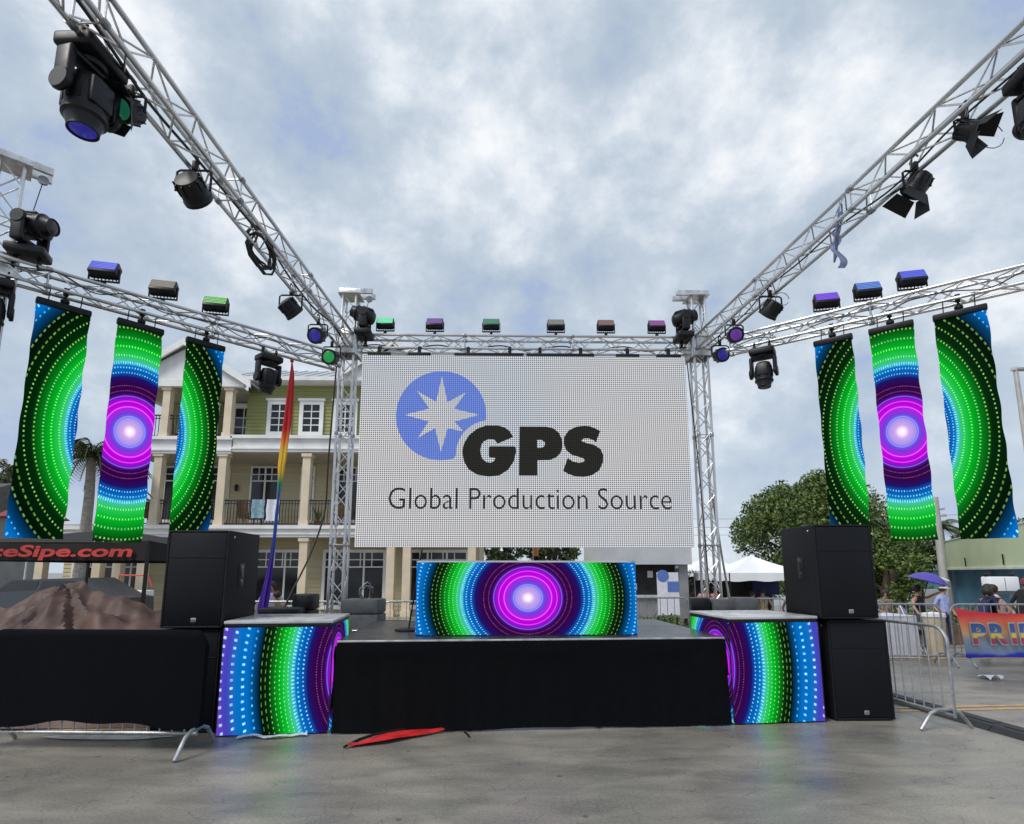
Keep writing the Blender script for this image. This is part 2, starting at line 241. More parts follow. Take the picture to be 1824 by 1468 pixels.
def grille_mat():
    m = bpy.data.materials.new('grille'); m.use_nodes = True; nt = m.node_tree; N = nt.nodes; L = nt.links; p = N['Principled BSDF']
    tc = N.new('ShaderNodeTexCoord'); mp = N.new('ShaderNodeMapping'); mp.inputs['Rotation'].default_value = (0, R(45), 0); L.new(tc.outputs['Object'], mp.inputs[0])
    sp = N.new('ShaderNodeSeparateXYZ'); L.new(mp.outputs[0], sp.inputs[0])
    a = nmath(nt, 'ABSOLUTE', nmath(nt, 'SUBTRACT', nmath(nt, 'FRACT', nmath(nt, 'DIVIDE', sp.outputs[0], .013)), .5)); b = nmath(nt, 'ABSOLUTE', nmath(nt, 'SUBTRACT', nmath(nt, 'FRACT', nmath(nt, 'DIVIDE', sp.outputs[2], .013)), .5))
    mk = nmath(nt, 'MULTIPLY', nmath(nt, 'LESS_THAN', a, .32), nmath(nt, 'LESS_THAN', b, .32))
    mx = N.new('ShaderNodeMix'); mx.data_type = 'RGBA'; L.new(mk, mx.inputs[0]); mx.inputs[6].default_value = (.011, .012, .017, 1); mx.inputs[7].default_value = (.001, .001, .0015, 1); p.inputs['Specular IOR Level'].default_value = .2
    L.new(mx.outputs[2], p.inputs['Base Color']); p.inputs['Roughness'].default_value = .5; MAT['grille'] = m
grille_mat()

# ------------------------------------------------------------------ mesh helpers
class MB:
    def __init__(s): s.v = []; s.f = []
    def add(s, vs, fs, mtx=None):
        o = len(s.v); s.v += [tuple(mtx @ Vector(v)) if mtx else tuple(v) for v in vs]; s.f += [tuple(i+o for i in f) for f in fs]; return s
    def box(s, c, d, rot=None, taper=1):
        x, y, z = d[0]/2, d[1]/2, d[2]/2; vs = [(a*x*(taper if k > 0 else 1), b*y*(taper if k > 0 else 1), k*z) for k in (-1, 1) for b in (-1, 1) for a in (-1, 1)]
        m = Matrix.Translation(c) @ (Euler(rot).to_matrix().to_4x4() if rot else Matrix())
        return s.add(vs, [(0, 2, 3, 1), (4, 5, 7, 6), (0, 1, 5, 4), (2, 6, 7, 3), (0, 4, 6, 2), (1, 3, 7, 5)], m)
    def bbox(s, x0, x1, y0, y1, z0, z1): return s.box(((x0+x1)/2, (y0+y1)/2, (z0+z1)/2), (x1-x0, y1-y0, z1-z0))
    def rbox(s, c, d, b=.01, seg=2, rot=None):
        bm = bmesh.new(); bmesh.ops.create_cube(bm, size=1); bmesh.ops.scale(bm, vec=d, verts=bm.verts); bmesh.ops.bevel(bm, geom=bm.edges[:], offset=b, segments=seg, affect='EDGES', profile=.5)
        m = Matrix.Translation(c) @ (Euler(rot).to_matrix().to_4x4() if rot else Matrix()); bm.verts.index_update()
        s.add([v.co.copy() for v in bm.verts], [tuple(v.index for v in f.verts) for f in bm.faces], m); bm.free(); return s
    def tube(s, pts, r, n=8, closed=False, cap=True):
        pts = [Vector(p) for p in pts]; k = len(pts); rs = r if isinstance(r, (list, tuple)) else [r]*k; o = len(s.v); up = None
        for i, p in enumerate(pts):
            a = pts[(i-1) % k] if (closed or i > 0) else pts[i]; b = pts[(i+1) % k] if (closed or i < k-1) else pts[i]; t = (b-a).normalized()
            if up is None: up = t.orthogonal().normalized()
            up = (up-t*up.dot(t)); up = up.normalized() if up.length > 1e-6 else t.orthogonal().normalized(); q = t.cross(up)
            for j in range(n): an = 2*PI*j/n; s.v.append(tuple(p+(up*math.cos(an)+q*math.sin(an))*rs[i]))
        for i in range(k if closed else k-1):
            for j in range(n): a = o+i*n; b = o+((i+1) % k)*n; s.f.append((a+j, a+(j+1) % n, b+(j+1) % n, b+j))
        if cap and not closed: s.f.append(tuple(o+j for j in range(n))[::-1]); s.f.append(tuple(o+(k-1)*n+j for j in range(n)))
        return s
    def lathe(s, prof, n=24, mtx=None):   # prof = [(radius, z)]
        vs = []; fs = []
        for r, z in prof:
            for j in range(n): a = 2*PI*j/n; vs.append((r*math.cos(a), r*math.sin(a), z))
        for i in range(len(prof)-1):
            for j in range(n): fs.append((i*n+j, i*n+(j+1) % n, (i+1)*n+(j+1) % n, (i+1)*n+j))
        fs.append(tuple(range(n))[::-1]); fs.append(tuple((len(prof)-1)*n+j for j in range(n))); return s.add(vs, fs, mtx)
    def poly(s, rings, y, t=.004, mtx=None):   # polygons in x,z (first outline, then holes), front face at y, thickness t going back
        tri = tessellate_polygon([[Vector((a, b, 0)) for a, b in r] for r in rings]); fl = [p for r in rings for p in r]; n = len(fl)
        fs = []
        for a, b, c in tri:
            P, Q, T = fl[a], fl[b], fl[c]; ar = (Q[0]-P[0])*(T[1]-P[1])-(Q[1]-P[1])*(T[0]-P[0])
            if ar < 0: b, c = c, b
            fs.append((a, b, c)); fs.append((a+n, c+n, b+n))
        o = 0
        for r in rings:
            k = len(r)
            for i in range(k): fs.append((o+i, o+(i+1) % k, n+o+(i+1) % k, n+o+i))
            o += k
        return s.add([(a, y, b) for a, b in fl]+[(a, y+t, b) for a, b in fl], fs, mtx)
    def grid(s, fn, nu, nv):
        o = len(s.v)
        for j in range(nv+1):
            for i in range(nu+1): s.v.append(tuple(fn(i/nu, j/nv)))
        for j in range(nv):
            for i in range(nu): a = o+j*(nu+1)+i; s.f.append((a, a+1, a+nu+2, a+nu+1))
        return s
    def mesh(s, name, mat=None, smooth=35, uvf=None):
        me = bpy.data.meshes.new(name); me.from_pydata(s.v, [], s.f)
        if mat: me.materials.append(MAT[mat])
        if uvf:
            ul = me.uv_layers.new(name='UVMap'); co = [uvf(v.co) for v in me.vertices]
            for l in me.loops: ul.data[l.index].uv = co[l.vertex_index]
        if smooth: me.shade_smooth(); me.set_sharp_from_angle(angle=R(smooth))
        me.validate(); me.update(); return me
    def build(s, name, mat, parent=None, loc=(0, 0, 0), rot=(0, 0, 0), smooth=35, uvf=None): return link(name, s.mesh(name, mat, smooth, uvf), parent, loc, rot)
def link(name, me, parent=None, loc=(0, 0, 0), rot=(0, 0, 0)):
    o = bpy.data.objects.new(name, me); COL.objects.link(o); o.parent = parent; o.location = loc; o.rotation_euler = rot; return o
def place(name, me, parent, mtx):
    o = bpy.data.objects.new(name, me); COL.objects.link(o); o.parent = parent; o.matrix_local = mtx; return o
def tag(o, label, cat, group=None):
    o['label'] = label; o['category'] = cat
    if group: o['group'] = group
    return o
def thing(name, label, cat, loc=(0, 0, 0), rotz=0, group=None, rot=None):
    o = bpy.data.objects.new(name, None); COL.objects.link(o); o.location = loc; o.rotation_euler = rot if rot else (0, 0, rotz); o.empty_display_size = .2
    return tag(o, label, cat, group)
def structure(o): o['kind'] = 'structure'; return o
def stuff(o): o['kind'] = 'stuff'; return o
def kids(o): return [c for c in bpy.data.objects if c.parent == o]
def dup(root, loc, rot, label, mats=None):
    r = root.copy(); COL.objects.link(r); r.location = loc; r.rotation_euler = rot if isinstance(rot, tuple) else (0, 0, rot); r['label'] = label
    for ch in kids(root):
        c = ch.copy(); COL.objects.link(c); c.parent = r
        if mats and ch.name.split('.')[0] in mats: c.data = ch.data.copy(); c.data.materials[0] = MAT[mats[ch.name.split('.')[0]]]
        for g in kids(ch): d = g.copy(); COL.objects.link(d); d.parent = c
    return r
def arc(c, r, a0, a1, n, f): return [f(c[0]+r*math.cos(R(a0+(a1-a0)*i/n)), c[1]+r*math.sin(R(a0+(a1-a0)*i/n))) for i in range(n+1)]
def text_mesh(s, off=0, shear=0):
    cu = bpy.data.curves.new('lettering', 'FONT'); cu.body = s; cu.offset = off; cu.shear = shear; cu.extrude = .004/1; cu.resolution_u = 4
    o = bpy.data.objects.new('lettering', cu); COL.objects.link(o); bpy.context.view_layer.update()
    me = bpy.data.meshes.new_from_object(o.evaluated_get(bpy.context.evaluated_depsgraph_get())); bpy.data.objects.remove(o); return me
def fit_text(me, x0, x1, z0, z1, y, capz=None):
    """lay the letters in the xz plane so that they fill x0..x1 and z0..z1"""
    xs = [v.co.x for v in me.vertices]; ys = [v.co.y for v in me.vertices]; ax, bx, ay, by = min(xs), max(xs), min(ys), max(ys)
    for v in me.vertices: x, yy, z = v.co; v.co = (x0+(x-ax)/(bx-ax)*(x1-x0), y-(1 if z > 0 else 0)*.003, z0+(yy-ay)/(by-ay)*(z1-z0))
    me.update(); return me
def align(p, q, l0=1.0):
    """matrix that lays a unit +z bar between p and q"""
    d = Vector(q)-Vector(p); return Matrix.Translation(p) @ d.to_track_quat('Z', 'Y').to_matrix().to_4x4() @ Matrix.Diagonal((1, 1, d.length/l0, 1))

# ------------------------------------------------------------------ ground
def ss(a, b, x): t = min(1, max(0, (x-a)/(b-a))); return t*t*(3-2*t)
def gz(x, y): return -.5*ss(10.5, 18, y)*ss(3, 8, x)
def axis(vals): return sorted(set(vals))
gx = axis([-600, -200, -80, -40, -20] + [i*1.0 for i in range(-12, 40)] + [50, 80, 200, 600]); gy = axis([-60, -20, -8] + [i*1.0 for i in range(-4, 30)] + [35, 45, 60, 100, 250, 900])
mb = MB(); nx = len(gx)
for y in gy:
    for x in gx: mb.v.append((x, y, gz(x, y)))
for j in range(len(gy)-1):
    for i in range(nx-1): a = j*nx+i; mb.f.append((a, a+1, a+nx+1, a+nx))
structure(mb.build('ground', 'pavement', smooth=80))
def strip(name, mat, p, q, wd, z=.004, seg=1):
    p, q = Vector(p), Vector(q); d = (q-p).normalized(); n = Vector((-d.y, d.x))*wd/2; mb = MB()
    for i in range(seg+1):
        c = p.lerp(q, i/seg)
        for s_ in (1, -1): v = c+n*s_; mb.v.append((v.x, v.y, gz(v.x, v.y)+z))
    for i in range(seg): a = 2*i; mb.f.append((a+1, a+3, a+2, a))
    return structure(mb.build(name, mat, smooth=0))
strip('yellow_line', 'yellow_paint', (-9, 5.93), (12, 7.29), .07); strip('yellow_line', 'yellow_paint', (-9, 6.08), (12, 7.44), .06)
strip('yellow_line', 'yellow_paint', (5.5, 10.6), (16, 11.2), .08)
mb = MB(); ol = [(-3.95+.62*math.cos(a)*(1+.18*math.sin(3*a)), 5.93+.085*math.sin(a)*(1+.25*math.cos(2*a+1))) for a in [i*2*PI/26 for i in range(26)]]
mb.v = [(x, y, .008) for x, y in ol]; mb.f = [tuple(range(26))]; structure(mb.build('white_paint_patch', 'white_paint', smooth=0))

# ------------------------------------------------------------------ trusses
CH = MB().tube([(0, 0, 0), (0, 0, 1)], .024, 10).mesh('chord', 'aluminium')
BR = MB().tube([(0, 0, 0), (0, 0, 1)], .0095, 6).mesh('brace', 'aluminium')
CP = MB().lathe([(.030, -.035), (.033, -.03), (.033, .03), (.030, .035)], 12).mesh('coupler', 'alu_dark')
def truss(label, p0, p1, wd=.30, pitch=.30, group=None, name='lighting_truss', sec=2.0, xbrace=False, cat='truss'):
    p0, p1 = Vector(p0), Vector(p1); L_ = (p1-p0).length; t = thing(name, label, cat, p0, group=group)
    t.rotation_mode = 'XYZ'; d = (p1-p0).normalized()
    if abs(d.z) < .9: q = d.to_track_quat('X', 'Z')
    else: q = Euler((0, -PI/2, 0)).to_quaternion()
    t.rotation_euler = q.to_euler(); h = wd/2-.024
    cs = [(-h, -h), (h, -h), (h, h), (-h, h)]
    for a, b in cs:
        place('chord', CH, t, align((0, a, b), (L_, a, b)))
        k = 0
        while k*sec <= L_+.01: place('coupler', CP, t, Matrix.Translation((min(k*sec, L_), a, b)) @ Matrix.Rotation(PI/2, 4, 'Y')); k += 1
    n = max(1, round(L_/pitch)); st = L_/n
    for fi in range(4):
        A, B = cs[fi], cs[(fi+1) % 4]
        for i in range(n):
            u, v = (A, B) if (i+fi) % 2 == 0 else (B, A)
            place('brace', BR, t, align((i*st, *u), ((i+1)*st, *v)))
        if fi % 2 == 0:
            k = 0
            while k*sec <= L_+.01:
                x = min(max(k*sec, .03), L_-.03); place('brace', BR, t, align((x, *A), (x, *B))); place('brace', BR, t, align((x, *B), (x, *cs[(fi+2) % 4]))); k += 1
    return t
WM = MB().rbox((0, 0, 0), (.05, .30, .5), .008).mesh('sleeve_plate', 'aluminium')
def tower(label, x, y, top, sleeve, rotz=0, cap=(0, .12), capang=0):
    t = truss(label, (x, y, .12), (x, y, top-.22), .29, .29, 'truss towers', 'truss_tower', 2.0, cat='tower'); t.rotation_euler = (0, -PI/2, 0) if not rotz else (Matrix.Rotation(rotz, 3, 'Z') @ Euler((0, -PI/2, 0)).to_matrix()).to_euler()
    H = top-.12
    # local x = up, local z = -world x
    MB().rbox((-.06, 0, 0), (.10, .75, .75), .01).build('base_plate', 'galv', t)
    MB().bbox(H-.22, H-.205, -.2, .2, -.2, .2).build('top_plate', 'aluminium', t)
    mb = MB(); m = Matrix.Rotation(capang, 4, 'X')
    for s_ in (-.11, .11): mb.add([tuple(m @ Vector(v)) for v in MB().rbox((H-.15, s_, cap[1]*-1), (.10, .05, .62), .006).v], MB().rbox((0, 0, 0), (.10, .05, .62), .006).f)
    mb.build('head_beam', 'aluminium', t)
    for s_ in (.36,):
        c = m @ Vector((0, 0, -cap[1]-.22)); MB().lathe([(.06, -.02), (.06, .02)], 16, Matrix.Translation((H-.25, c.y, c.z)) @ Matrix.Rotation(PI/2, 4, 'X')).build('pulley', 'alu_dark', t)
        MB().tube([(H-.25, c.y, c.z), (sleeve-.12+.2, c.y*.6, -.17)], .006, 5).build('hoist_cable', 'cable', t)
    mb = MB(); zs = sleeve-.12
    for a in (-1, 1):
        mb.rbox((zs, a*.185, 0), (.46, .02, .40), .006); mb.rbox((zs, 0, a*.185), (.46, .35, .02), .006)
    for a in (-1, 1):
        for b in (-1, 1): mb.tube([(zs-.26, a*.185, b*.185), (zs+.26, a*.185, b*.185)], .026, 8)
    mb.build('sleeve_block', 'aluminium', t); return t
tower('left rear truss tower beside the video wall, holding its left end', -2.84, 9.8, 7.0, 5.84)
tower('right rear truss tower beside the video wall, with a slanted outrigger pole behind it', 3.72, 9.8, 7.03, 5.84, cap=(0, -.10))
tower('cropped truss tower at the left edge of the frame, above the glowing banners', -6.42, 6.62, 7.12, 5.4, R(43), cap=(0, .1))
tw = [o for o in bpy.data.objects if o.name.startswith('truss_tower') and o.parent is None]
MB().tube([(3.9, 10.0, 3.1), (4.35, 10.8, 1.9), (4.9, 11.6, .05)], .022, 8).build('outrigger', 'aluminium', tw[1], smooth=35)
o = [c for c in kids(tw[1]) if c.name.startswith('outrigger')][0]; o.matrix_local = tw[1].matrix_basis.inverted()
T_BACK = truss('horizontal truss spanning above the white video wall between the rear towers', (-2.68, 9.8, 5.86), (3.56, 9.8, 5.86), .30, .30, 'lighting trusses')
T_L = truss('long side truss overhead on the left, running toward the camera', (-2.86, 9.62, 5.86), (-3.32, -1.0, 5.86), .30, .30, 'lighting trusses')
T_R = truss('long side truss overhead on the right, running toward the camera', (3.74, 9.62, 5.86), (4.68, -.6, 5.86), .30, .30, 'lighting trusses')
T_WL = truss('left wing truss carrying three glowing LED banners', (-2.98, 9.52, 5.40), (-6.5, 6.28, 5.40), .28, .28, 'lighting trusses')
T_WR = truss('right wing truss carrying three glowing LED banners', (3.86, 8.74, 5.42), (8.3, 5.28, 5.42), .28, .28, 'lighting trusses')
def cable(label, pts, r=.009, cat='cable', group=None, mat='cable', name='power_cable'):
    P = [Vector(p) for p in pts]; out = []
    for i in range(len(P)-1):
        a, b, c, d = P[max(0, i-1)], P[i], P[i+1], P[min(len(P)-1, i+2)]
        for k in range(6):
            t = k/6; out.append(.5*((2*b)+(c-a)*t+(2*a-5*b+4*c-d)*t*t+(3*b-a-3*c+d)*t**3))
    out.append(P[-1]); o = MB().tube(out, r, 6).build(name, mat); return tag(o, label, cat, group)
def along(p, q, t, dz=0, dx=0): v = Vector(p).lerp(Vector(q), t); return (v.x+dx, v.y, v.z+dz)
pl, ql = (-2.86, 9.62, 5.86), (-3.32, -1.0, 5.86); pr_, qr = (3.74, 9.62, 5.86), (4.68, -.6, 5.86)
cable('black cable bundle lying along the left side truss', [along(pl, ql, t/14, -.10+.03*math.sin(t*2.3), .05*math.sin(t*1.7)) for t in range(15)], .014)
cable('black cable lying along the right side truss', [along(pr_, qr, t/14, -.11+.03*math.sin(t*2.9), .05*math.sin(t*1.3)) for t in range(15)], .011)
cable('black cable draped along the truss above the video wall', [along((-2.7, 9.8, 5.8), (3.5, 9.8, 5.8), t/16, .05*math.sin(t*2.1)) for t in range(17)], .012)
cable('thin cable looping along the left wing truss', [along((-3.0, 9.5, 5.38), (-6.2, 6.1, 5.38), t/12, .07*math.sin(t*2.6)) for t in range(13)], .008)
cable('thin cable looping along the right wing truss', [along((3.9, 8.7, 5.38), (7.6, 5.5, 5.38), t/12, .07*math.sin(t*2.2)) for t in range(13)], .008)
cable('two black cables falling beside the left rear tower', [(-2.96, 9.5, 5.3), (-3.0, 9.45, 3.6), (-3.0, 9.4, 2.7), (-3.15, 9.3, 2.0), (-3.38, 9.1, 1.3), (-3.5, 9.0, .95)], .016)
cable('black cable hanging down the right edge of the video wall', [(3.42, 9.6, 5.5), (3.47, 9.6, 4.6), (3.55, 9.62, 3.4), (3.62, 9.62, 1.2)], .010)

# ------------------------------------------------------------------ video wall
X0, X1, Z0, Z1, YS = -2.50, 3.35, 2.07, 5.52, 9.5
vw = thing('video_wall', 'large white LED video wall showing a blue star logo and black lettering', 'video wall', ((X0+X1)/2, YS, Z0))
nc, nr = 12, 7; pw, ph = (X1-X0)/nc, (Z1-Z0)/nr
pm = MB().box((0, .035, 0), (pw-.0012, .07, ph-.0012)).mesh('led_panel', 'screen_white', smooth=0)
for j in range(nr):
    for i in range(nc): link('led_panel', pm, vw, ((i+.5)*pw-(X1-X0)/2, 0, (j+.5)*ph))
def S(px, py): return (px-637)/(1226.5-637)*(X1-X0)-(X1-X0)/2, (974-py)/(974-633)*(Z1-Z0)
def z8(x, y): return S(600+x/2.935, 500+y/2.935)
C0 = (533, 714); RAD = 237; C1 = (790, 915); RC = 176; ring = []
for i in range(120):
    a = 2*PI*i/120; p = (C0[0]+RAD*math.cos(a), C0[1]+RAD*math.sin(a))
    if math.hypot(p[0]-C1[0], p[1]-C1[1]) > RC: ring.append((a, p))
inside = [i for i in range(120) if math.hypot(C0[0]+RAD*math.cos(2*PI*i/120)-C1[0], C0[1]+RAD*math.sin(2*PI*i/120)-C1[1]) <= RC]
i0, i1 = inside[0], inside[-1]; out = []
for k in range(120-len(inside)): a = 2*PI*((i1+1+k) % 120)/120; out.append((C0[0]+RAD*math.cos(a), C0[1]+RAD*math.sin(a)))
a0 = math.atan2(out[-1][1]-C1[1], out[-1][0]-C1[0]); a1 = math.atan2(out[0][1]-C1[1], out[0][0]-C1[0])
if a0 < 0: a0 += 2*PI
if a1 < 0: a1 += 2*PI
for k in range(1, 14): a = a0+(a1-a0)*k/14; out.append((C1[0]+RC*math.cos(a), C1[1]+RC*math.sin(a)))
lg = MB().poly([[z8(*p) for p in out]], -.004, .003).build('logo_disc', 'screen_blue', vw, smooth=0)
star = [(533, 505), (565, 645), (662, 590), (600, 680), (733, 711), (603, 748), (652, 800), (568, 783), (535, 908), (502, 783), (413, 836), (468, 748), (340, 713), (470, 680), (403, 585), (505, 643)]
MB().poly([[z8(*p) for p in star]], -.008, .003).build('logo_star', 'screen_white', vw, smooth=0)
G_ = [(912, 828), (893, 797), (868, 778), (835, 768), (768, 768), (722, 785), (680, 820), (655, 862), (646, 905), (655, 955), (680, 998), (725, 1025), (785, 1035), (840, 1028), (885, 1000), (915, 955), (927, 905), (924, 880), (915, 877), (790, 877), (784, 884), (784, 928), (790, 936), (818, 938), (812, 955), (795, 963), (772, 960), (752, 943), (742, 918), (740, 895), (746, 868), (760, 850), (785, 840), (812, 842), (822, 852), (828, 864)]
P_ = [(945, 772), (1085, 772), (1125, 782), (1152, 805), (1168, 840), (1170, 875), (1160, 910), (1135, 935), (1100, 948), (1038, 950), (1037, 1028), (942, 1028)]; Ph = [(1037, 843), (1060, 843), (1075, 852), (1078, 865), (1072, 878), (1055, 885), (1037, 885)]
S_ = [(372, 795), (350, 782), (320, 770), (290, 767), (245, 772), (205, 792), (182, 825), (178, 860), (190, 895), (220, 920), (260, 932), (280, 938), (286, 948), (280, 958), (255, 962), (225, 955), (198, 937), (173, 1003), (200, 1020), (240, 1033), (280, 1035), (325, 1025), (362, 1000), (382, 960), (384, 920), (372, 890), (340, 868), (300, 858), (275, 850), (272, 842), (285, 834), (310, 834), (335, 842), (347, 855)]
for pol in ([G_], [P_, Ph], [[(x+998, y) for x, y in S_]]): MB().poly([[z8(*p) for p in r] for r in pol], -.008, .003).build('logo_letter', 'screen_black', vw, smooth=0)
me = text_mesh('Global Production Source', -.009); xa, za = S(693, 909); xb, zb = S(1190, 872)
fit_text(me, xa, xb, za, zb, -.005); me.materials.clear(); me.materials.append(MAT['screen_text']); link('lettering', me, vw)
for a, b in ((645, 687), (718, 760), (803, 930), (935, 1060), (1100, 1143), (1175, 1220)):
    xa, xb = S(a, 0)[0], S(b, 0)[0]; hb = MB().rbox(((xa+xb)/2, .04, Z1-Z0+.035), (xb-xa, .08, .055), .012).build('header_bar', 'black_metal', vw)
    mb = MB()
    for q in (([.5] if xb-xa < .6 else [.2, .8])): x = xa+(xb-xa)*q; mb.bbox(x-.03, x+.03, .02, .06, Z1-Z0+.05, Z1-Z0+.17); mb.tube([(x, .04, Z1-Z0+.16), (x, .2, Z1-Z0+.22)], .03, 8)
    stuff(mb.build('clamp', 'black_metal', hb))

# ------------------------------------------------------------------ LED banners on the wings
def banner(label, p, ang, wd, uc, first=False):
    """p = top centre, ang = heading of the banner's own x axis, uc = signed distance of this banner from the pattern centre"""
    H = 3.0; t = thing('led_banner', label, 'LED banner', (p[0], p[1], p[2]-H), ang, group='glowing LED banners hung from the wing trusses')
    def fn(u, v):
        jit = .007*math.sin(v*37+p[0]*5)*(1 if u > .5 else -.6) if u in (0, 1) else 0
        return ((u-.5)*wd+jit, -.01+.006*math.sin(v*19+p[0]), v*H)
    mb = MB().grid(fn, 6, 48); Rr = .80
    MB.build(mb, 'led_curtain', 'led_strip', t, uvf=lambda c: ((c.x+uc)*(1.6 if uc else 1.2)/Rr, (c.z-H/2-.01)/Rr))
    MB().grid(lambda u, v: (lambda q: (q[0], q[1]+.012, q[2]))(fn(1-u, v)), 6, 48).build('backing', 'black_plastic', t)
    mb = MB().rbox((0, 0, H+.045), (wd+.02, .10, .09), .02); mb.build('header_bar', 'black_metal', t)
    for s_ in (-.3, .3): MB().tube([(s_*wd, 0, H+.08), (s_*wd+.01, .01, H+.30)], .007, 5).build('sling', 'cable', t)
    mb = MB().lathe([(.02, 0), (.05, .03), (.05, .06), (.015, .09), (.015, .18)], 10, Matrix.Translation((0, 0, H+.08))); mb.rbox((0, 0, H+.26), (.06, .07, .10), .01); mb.build('clamp', 'black_metal', t)
    return t
angL = math.atan2(1.62, 1.53); angR = math.atan2(-1.28, 1.50)
for (p, uc, wd, lb) in (((-5.78, 6.95, 5.06), -.78, .56, 'outermost LED banner of the left wing, green arc with blue corners'), ((-5.13, 7.50, 5.05), 0, .55, 'middle LED banner of the left wing, with a white and violet bullseye'), ((-4.53, 8.10, 5.05), .78, .53, 'innermost LED banner of the left wing, hanging above the loudspeaker')):
    banner(lb, p, angL, wd, uc)
for (p, uc, wd, lb) in (((5.02, 7.80, 5.07), -.78, .50, 'innermost LED banner of the right wing, ending behind the loudspeaker'), ((5.59, 7.35, 5.07), 0, .52, 'middle LED banner of the right wing, with a white and violet bullseye'), ((6.20, 6.88, 5.07), .78, .56, 'outermost LED banner of the right wing, green arc with blue corners')):
    banner(lb, p, angR, wd, uc)

# ------------------------------------------------------------------ stage
st = thing('stage', 'black stage platform with a dark cloth skirt and bright metal front edge', 'stage', (.39, 6.2, 0), R(3.4))
SW, SD, SH = 4.26, 2.35, .93
for i in range(4):
    for j in range(2): MB().rbox((-SW/2+(i+.5)*SW/4, (j+.5)*SD/2, SH-.03), (SW/4-.006, SD/2-.006, .06), .004, 1).build('deck_panel', 'deck', st)
MB().rbox((0, -.012, SH-.012), (SW, .02, .022), .005, 1).build('edge_trim', 'aluminium', st)
def skirt(a, b, nrm, h, seed, sag=.02):
    rnd = random.Random(seed); ph = [rnd.uniform(0, 6) for _ in range(6)]; a, b = Vector(a), Vector(b); n = Vector(nrm); L_ = (b-a).length
    def fn(u, v):
        x = u*L_; d = .010*math.sin(x*4+ph[0])+.006*math.sin(x*11+ph[1]+v*2)+.003*math.sin(x*29+ph[2]); d *= (.25+.9*(1-v)); d += .012*math.exp(-((v-.9)**2)*90)*math.sin(x*2.2)
        p = a.lerp(b, u)+n*(.015+abs(d)*1.2+.05*(1-v)**2); z = v*h; 
        if v == 0: z = .012+.015*max(0, math.sin(x*1.9+ph[3]))
        return (p.x, p.y, z)
    return MB().grid(fn, int(L_*28), 16)
skirt((-SW/2, -.012), (SW/2, -.012), (0, -1), SH-.026, 3).build('skirt', 'skirt', st, smooth=60)
skirt((-SW/2, SD), (-SW/2, 0), (-1, 0), SH-.065, 4).build('skirt', 'skirt', st, smooth=60); skirt((SW/2, 0), (SW/2, SD), (1, 0), SH-.065, 5).build('skirt', 'skirt', st, smooth=60)
mb = MB()
for x in (-SW/2+.1, -SW/6, SW/6, SW/2-.1):
    for y in (.15, SD-.12): mb.tube([(x, y, 0), (x, y, SH-.06)], .025, 8)
mb.build('leg', 'galv', st)
# LED-faced side boxes
def ledbox(label, fl, fr, depth, side, h=1.14):
    fl, fr = Vector(fl), Vector(fr); wd = (fr-fl).length; c = (fl+fr)/2; d = fr-fl; t = thing('led_riser', label, 'riser', (c.x, c.y, 0), math.atan2(d.y, d.x), group='LED-faced risers flanking the stage')
    MB().bbox(-wd/2+.012, wd/2-.012, .012, depth, .01, h-.03).build('body', 'black_metal', t, smooth=0)
    MB().rbox((0, depth/2, h-.012), (wd+.01, depth+.01, .03), .006).build('top', 'box_top', t)
    MB().rbox((0, depth/2, h-.045), (wd-.005, depth-.005, .035), .004).build('rim', 'black_metal', t)
    s = side; Ru, Rv, zc = .58, .93, .63
    MB().bbox(-wd/2, wd/2, 0, .010, .015, h-.065).build('led_face', 'led_booth', t, smooth=0, uvf=lambda v: ((v.x-s*(wd/2+.33))/Ru, (v.z-zc)/Rv))
    x = s*wd/2; MB().bbox(min(x-s*.01, x), max(x-s*.01, x), .012, depth, .015, h-.065).build('led_face', 'led_booth', t, smooth=0, uvf=lambda v: ((v.y-.33)/.5, (v.z-zc)/.55))
    for sx in (-1, 1): MB().box((sx*(wd/2+.004), .004, h/2-.02), (.012, .012, h-.1)).build('corner_trim', 'black_metal', t)
    return t
ledbox('glowing riser at the left end of the stage, blue on its left edge', (-2.87, 5.93), (-1.78, 6.03), .98, 1)
ledbox('glowing riser at the right end of the stage, blue on its right edge', (2.555, 6.26), (3.61, 6.36), 1.0, -1, 1.15)
# DJ booth with curved ends
bo = thing('dj_booth', 'glowing DJ booth on stage with rounded ends and a violet bullseye', 'DJ booth', (.315, 6.45, SH), R(1.2))
BW, BH, BR_ = 2.60, .85, .16
pts = [(BW/2, .75)] + arc((BW/2-BR_, BR_), BR_, 0, -90, 8, lambda x, y: (x, y)) + arc((-BW/2+BR_, BR_), BR_, -90, -180, 8, lambda x, y: (x, y)) + [(-BW/2, .75)]
ln = [0]
for i in range(1, len(pts)): ln.append(ln[-1]+math.hypot(pts[i][0]-pts[i-1][0], pts[i][1]-pts[i-1][1]))
mb = MB(); tot = ln[-1]
for (x, y) in pts:
    for z in (.012, BH-.02): mb.v.append((x, y, z))
n = len(pts)
for i in range(n-1): mb.f.append((2*i, 2*i+1, 2*i+3, 2*i+2))
mp = {(round(p[0], 4), round(p[1], 4)): (ln[i]-tot/2) for i, p in enumerate(pts)}
mb.build('led_face', 'led_booth', bo, smooth=60, uvf=lambda v: (-mp[min(mp, key=lambda k: abs(k[0]-v.x)+abs(k[1]-v.y))]/.625, (v.z-.425)/.56))
top = [(x*1.002, y-.002) for x, y in pts]; mb = MB(); k = len(top)
for z in (BH-.02, BH): mb.v += [(x, y, z) for x, y in top]
mb.f = [tuple(range(k)), tuple(range(k, 2*k))[::-1]] + [(i, i+k, (i+1) % k+k, (i+1) % k) for i in range(k)]; mb.build('top', 'white_metal', bo, smooth=0)
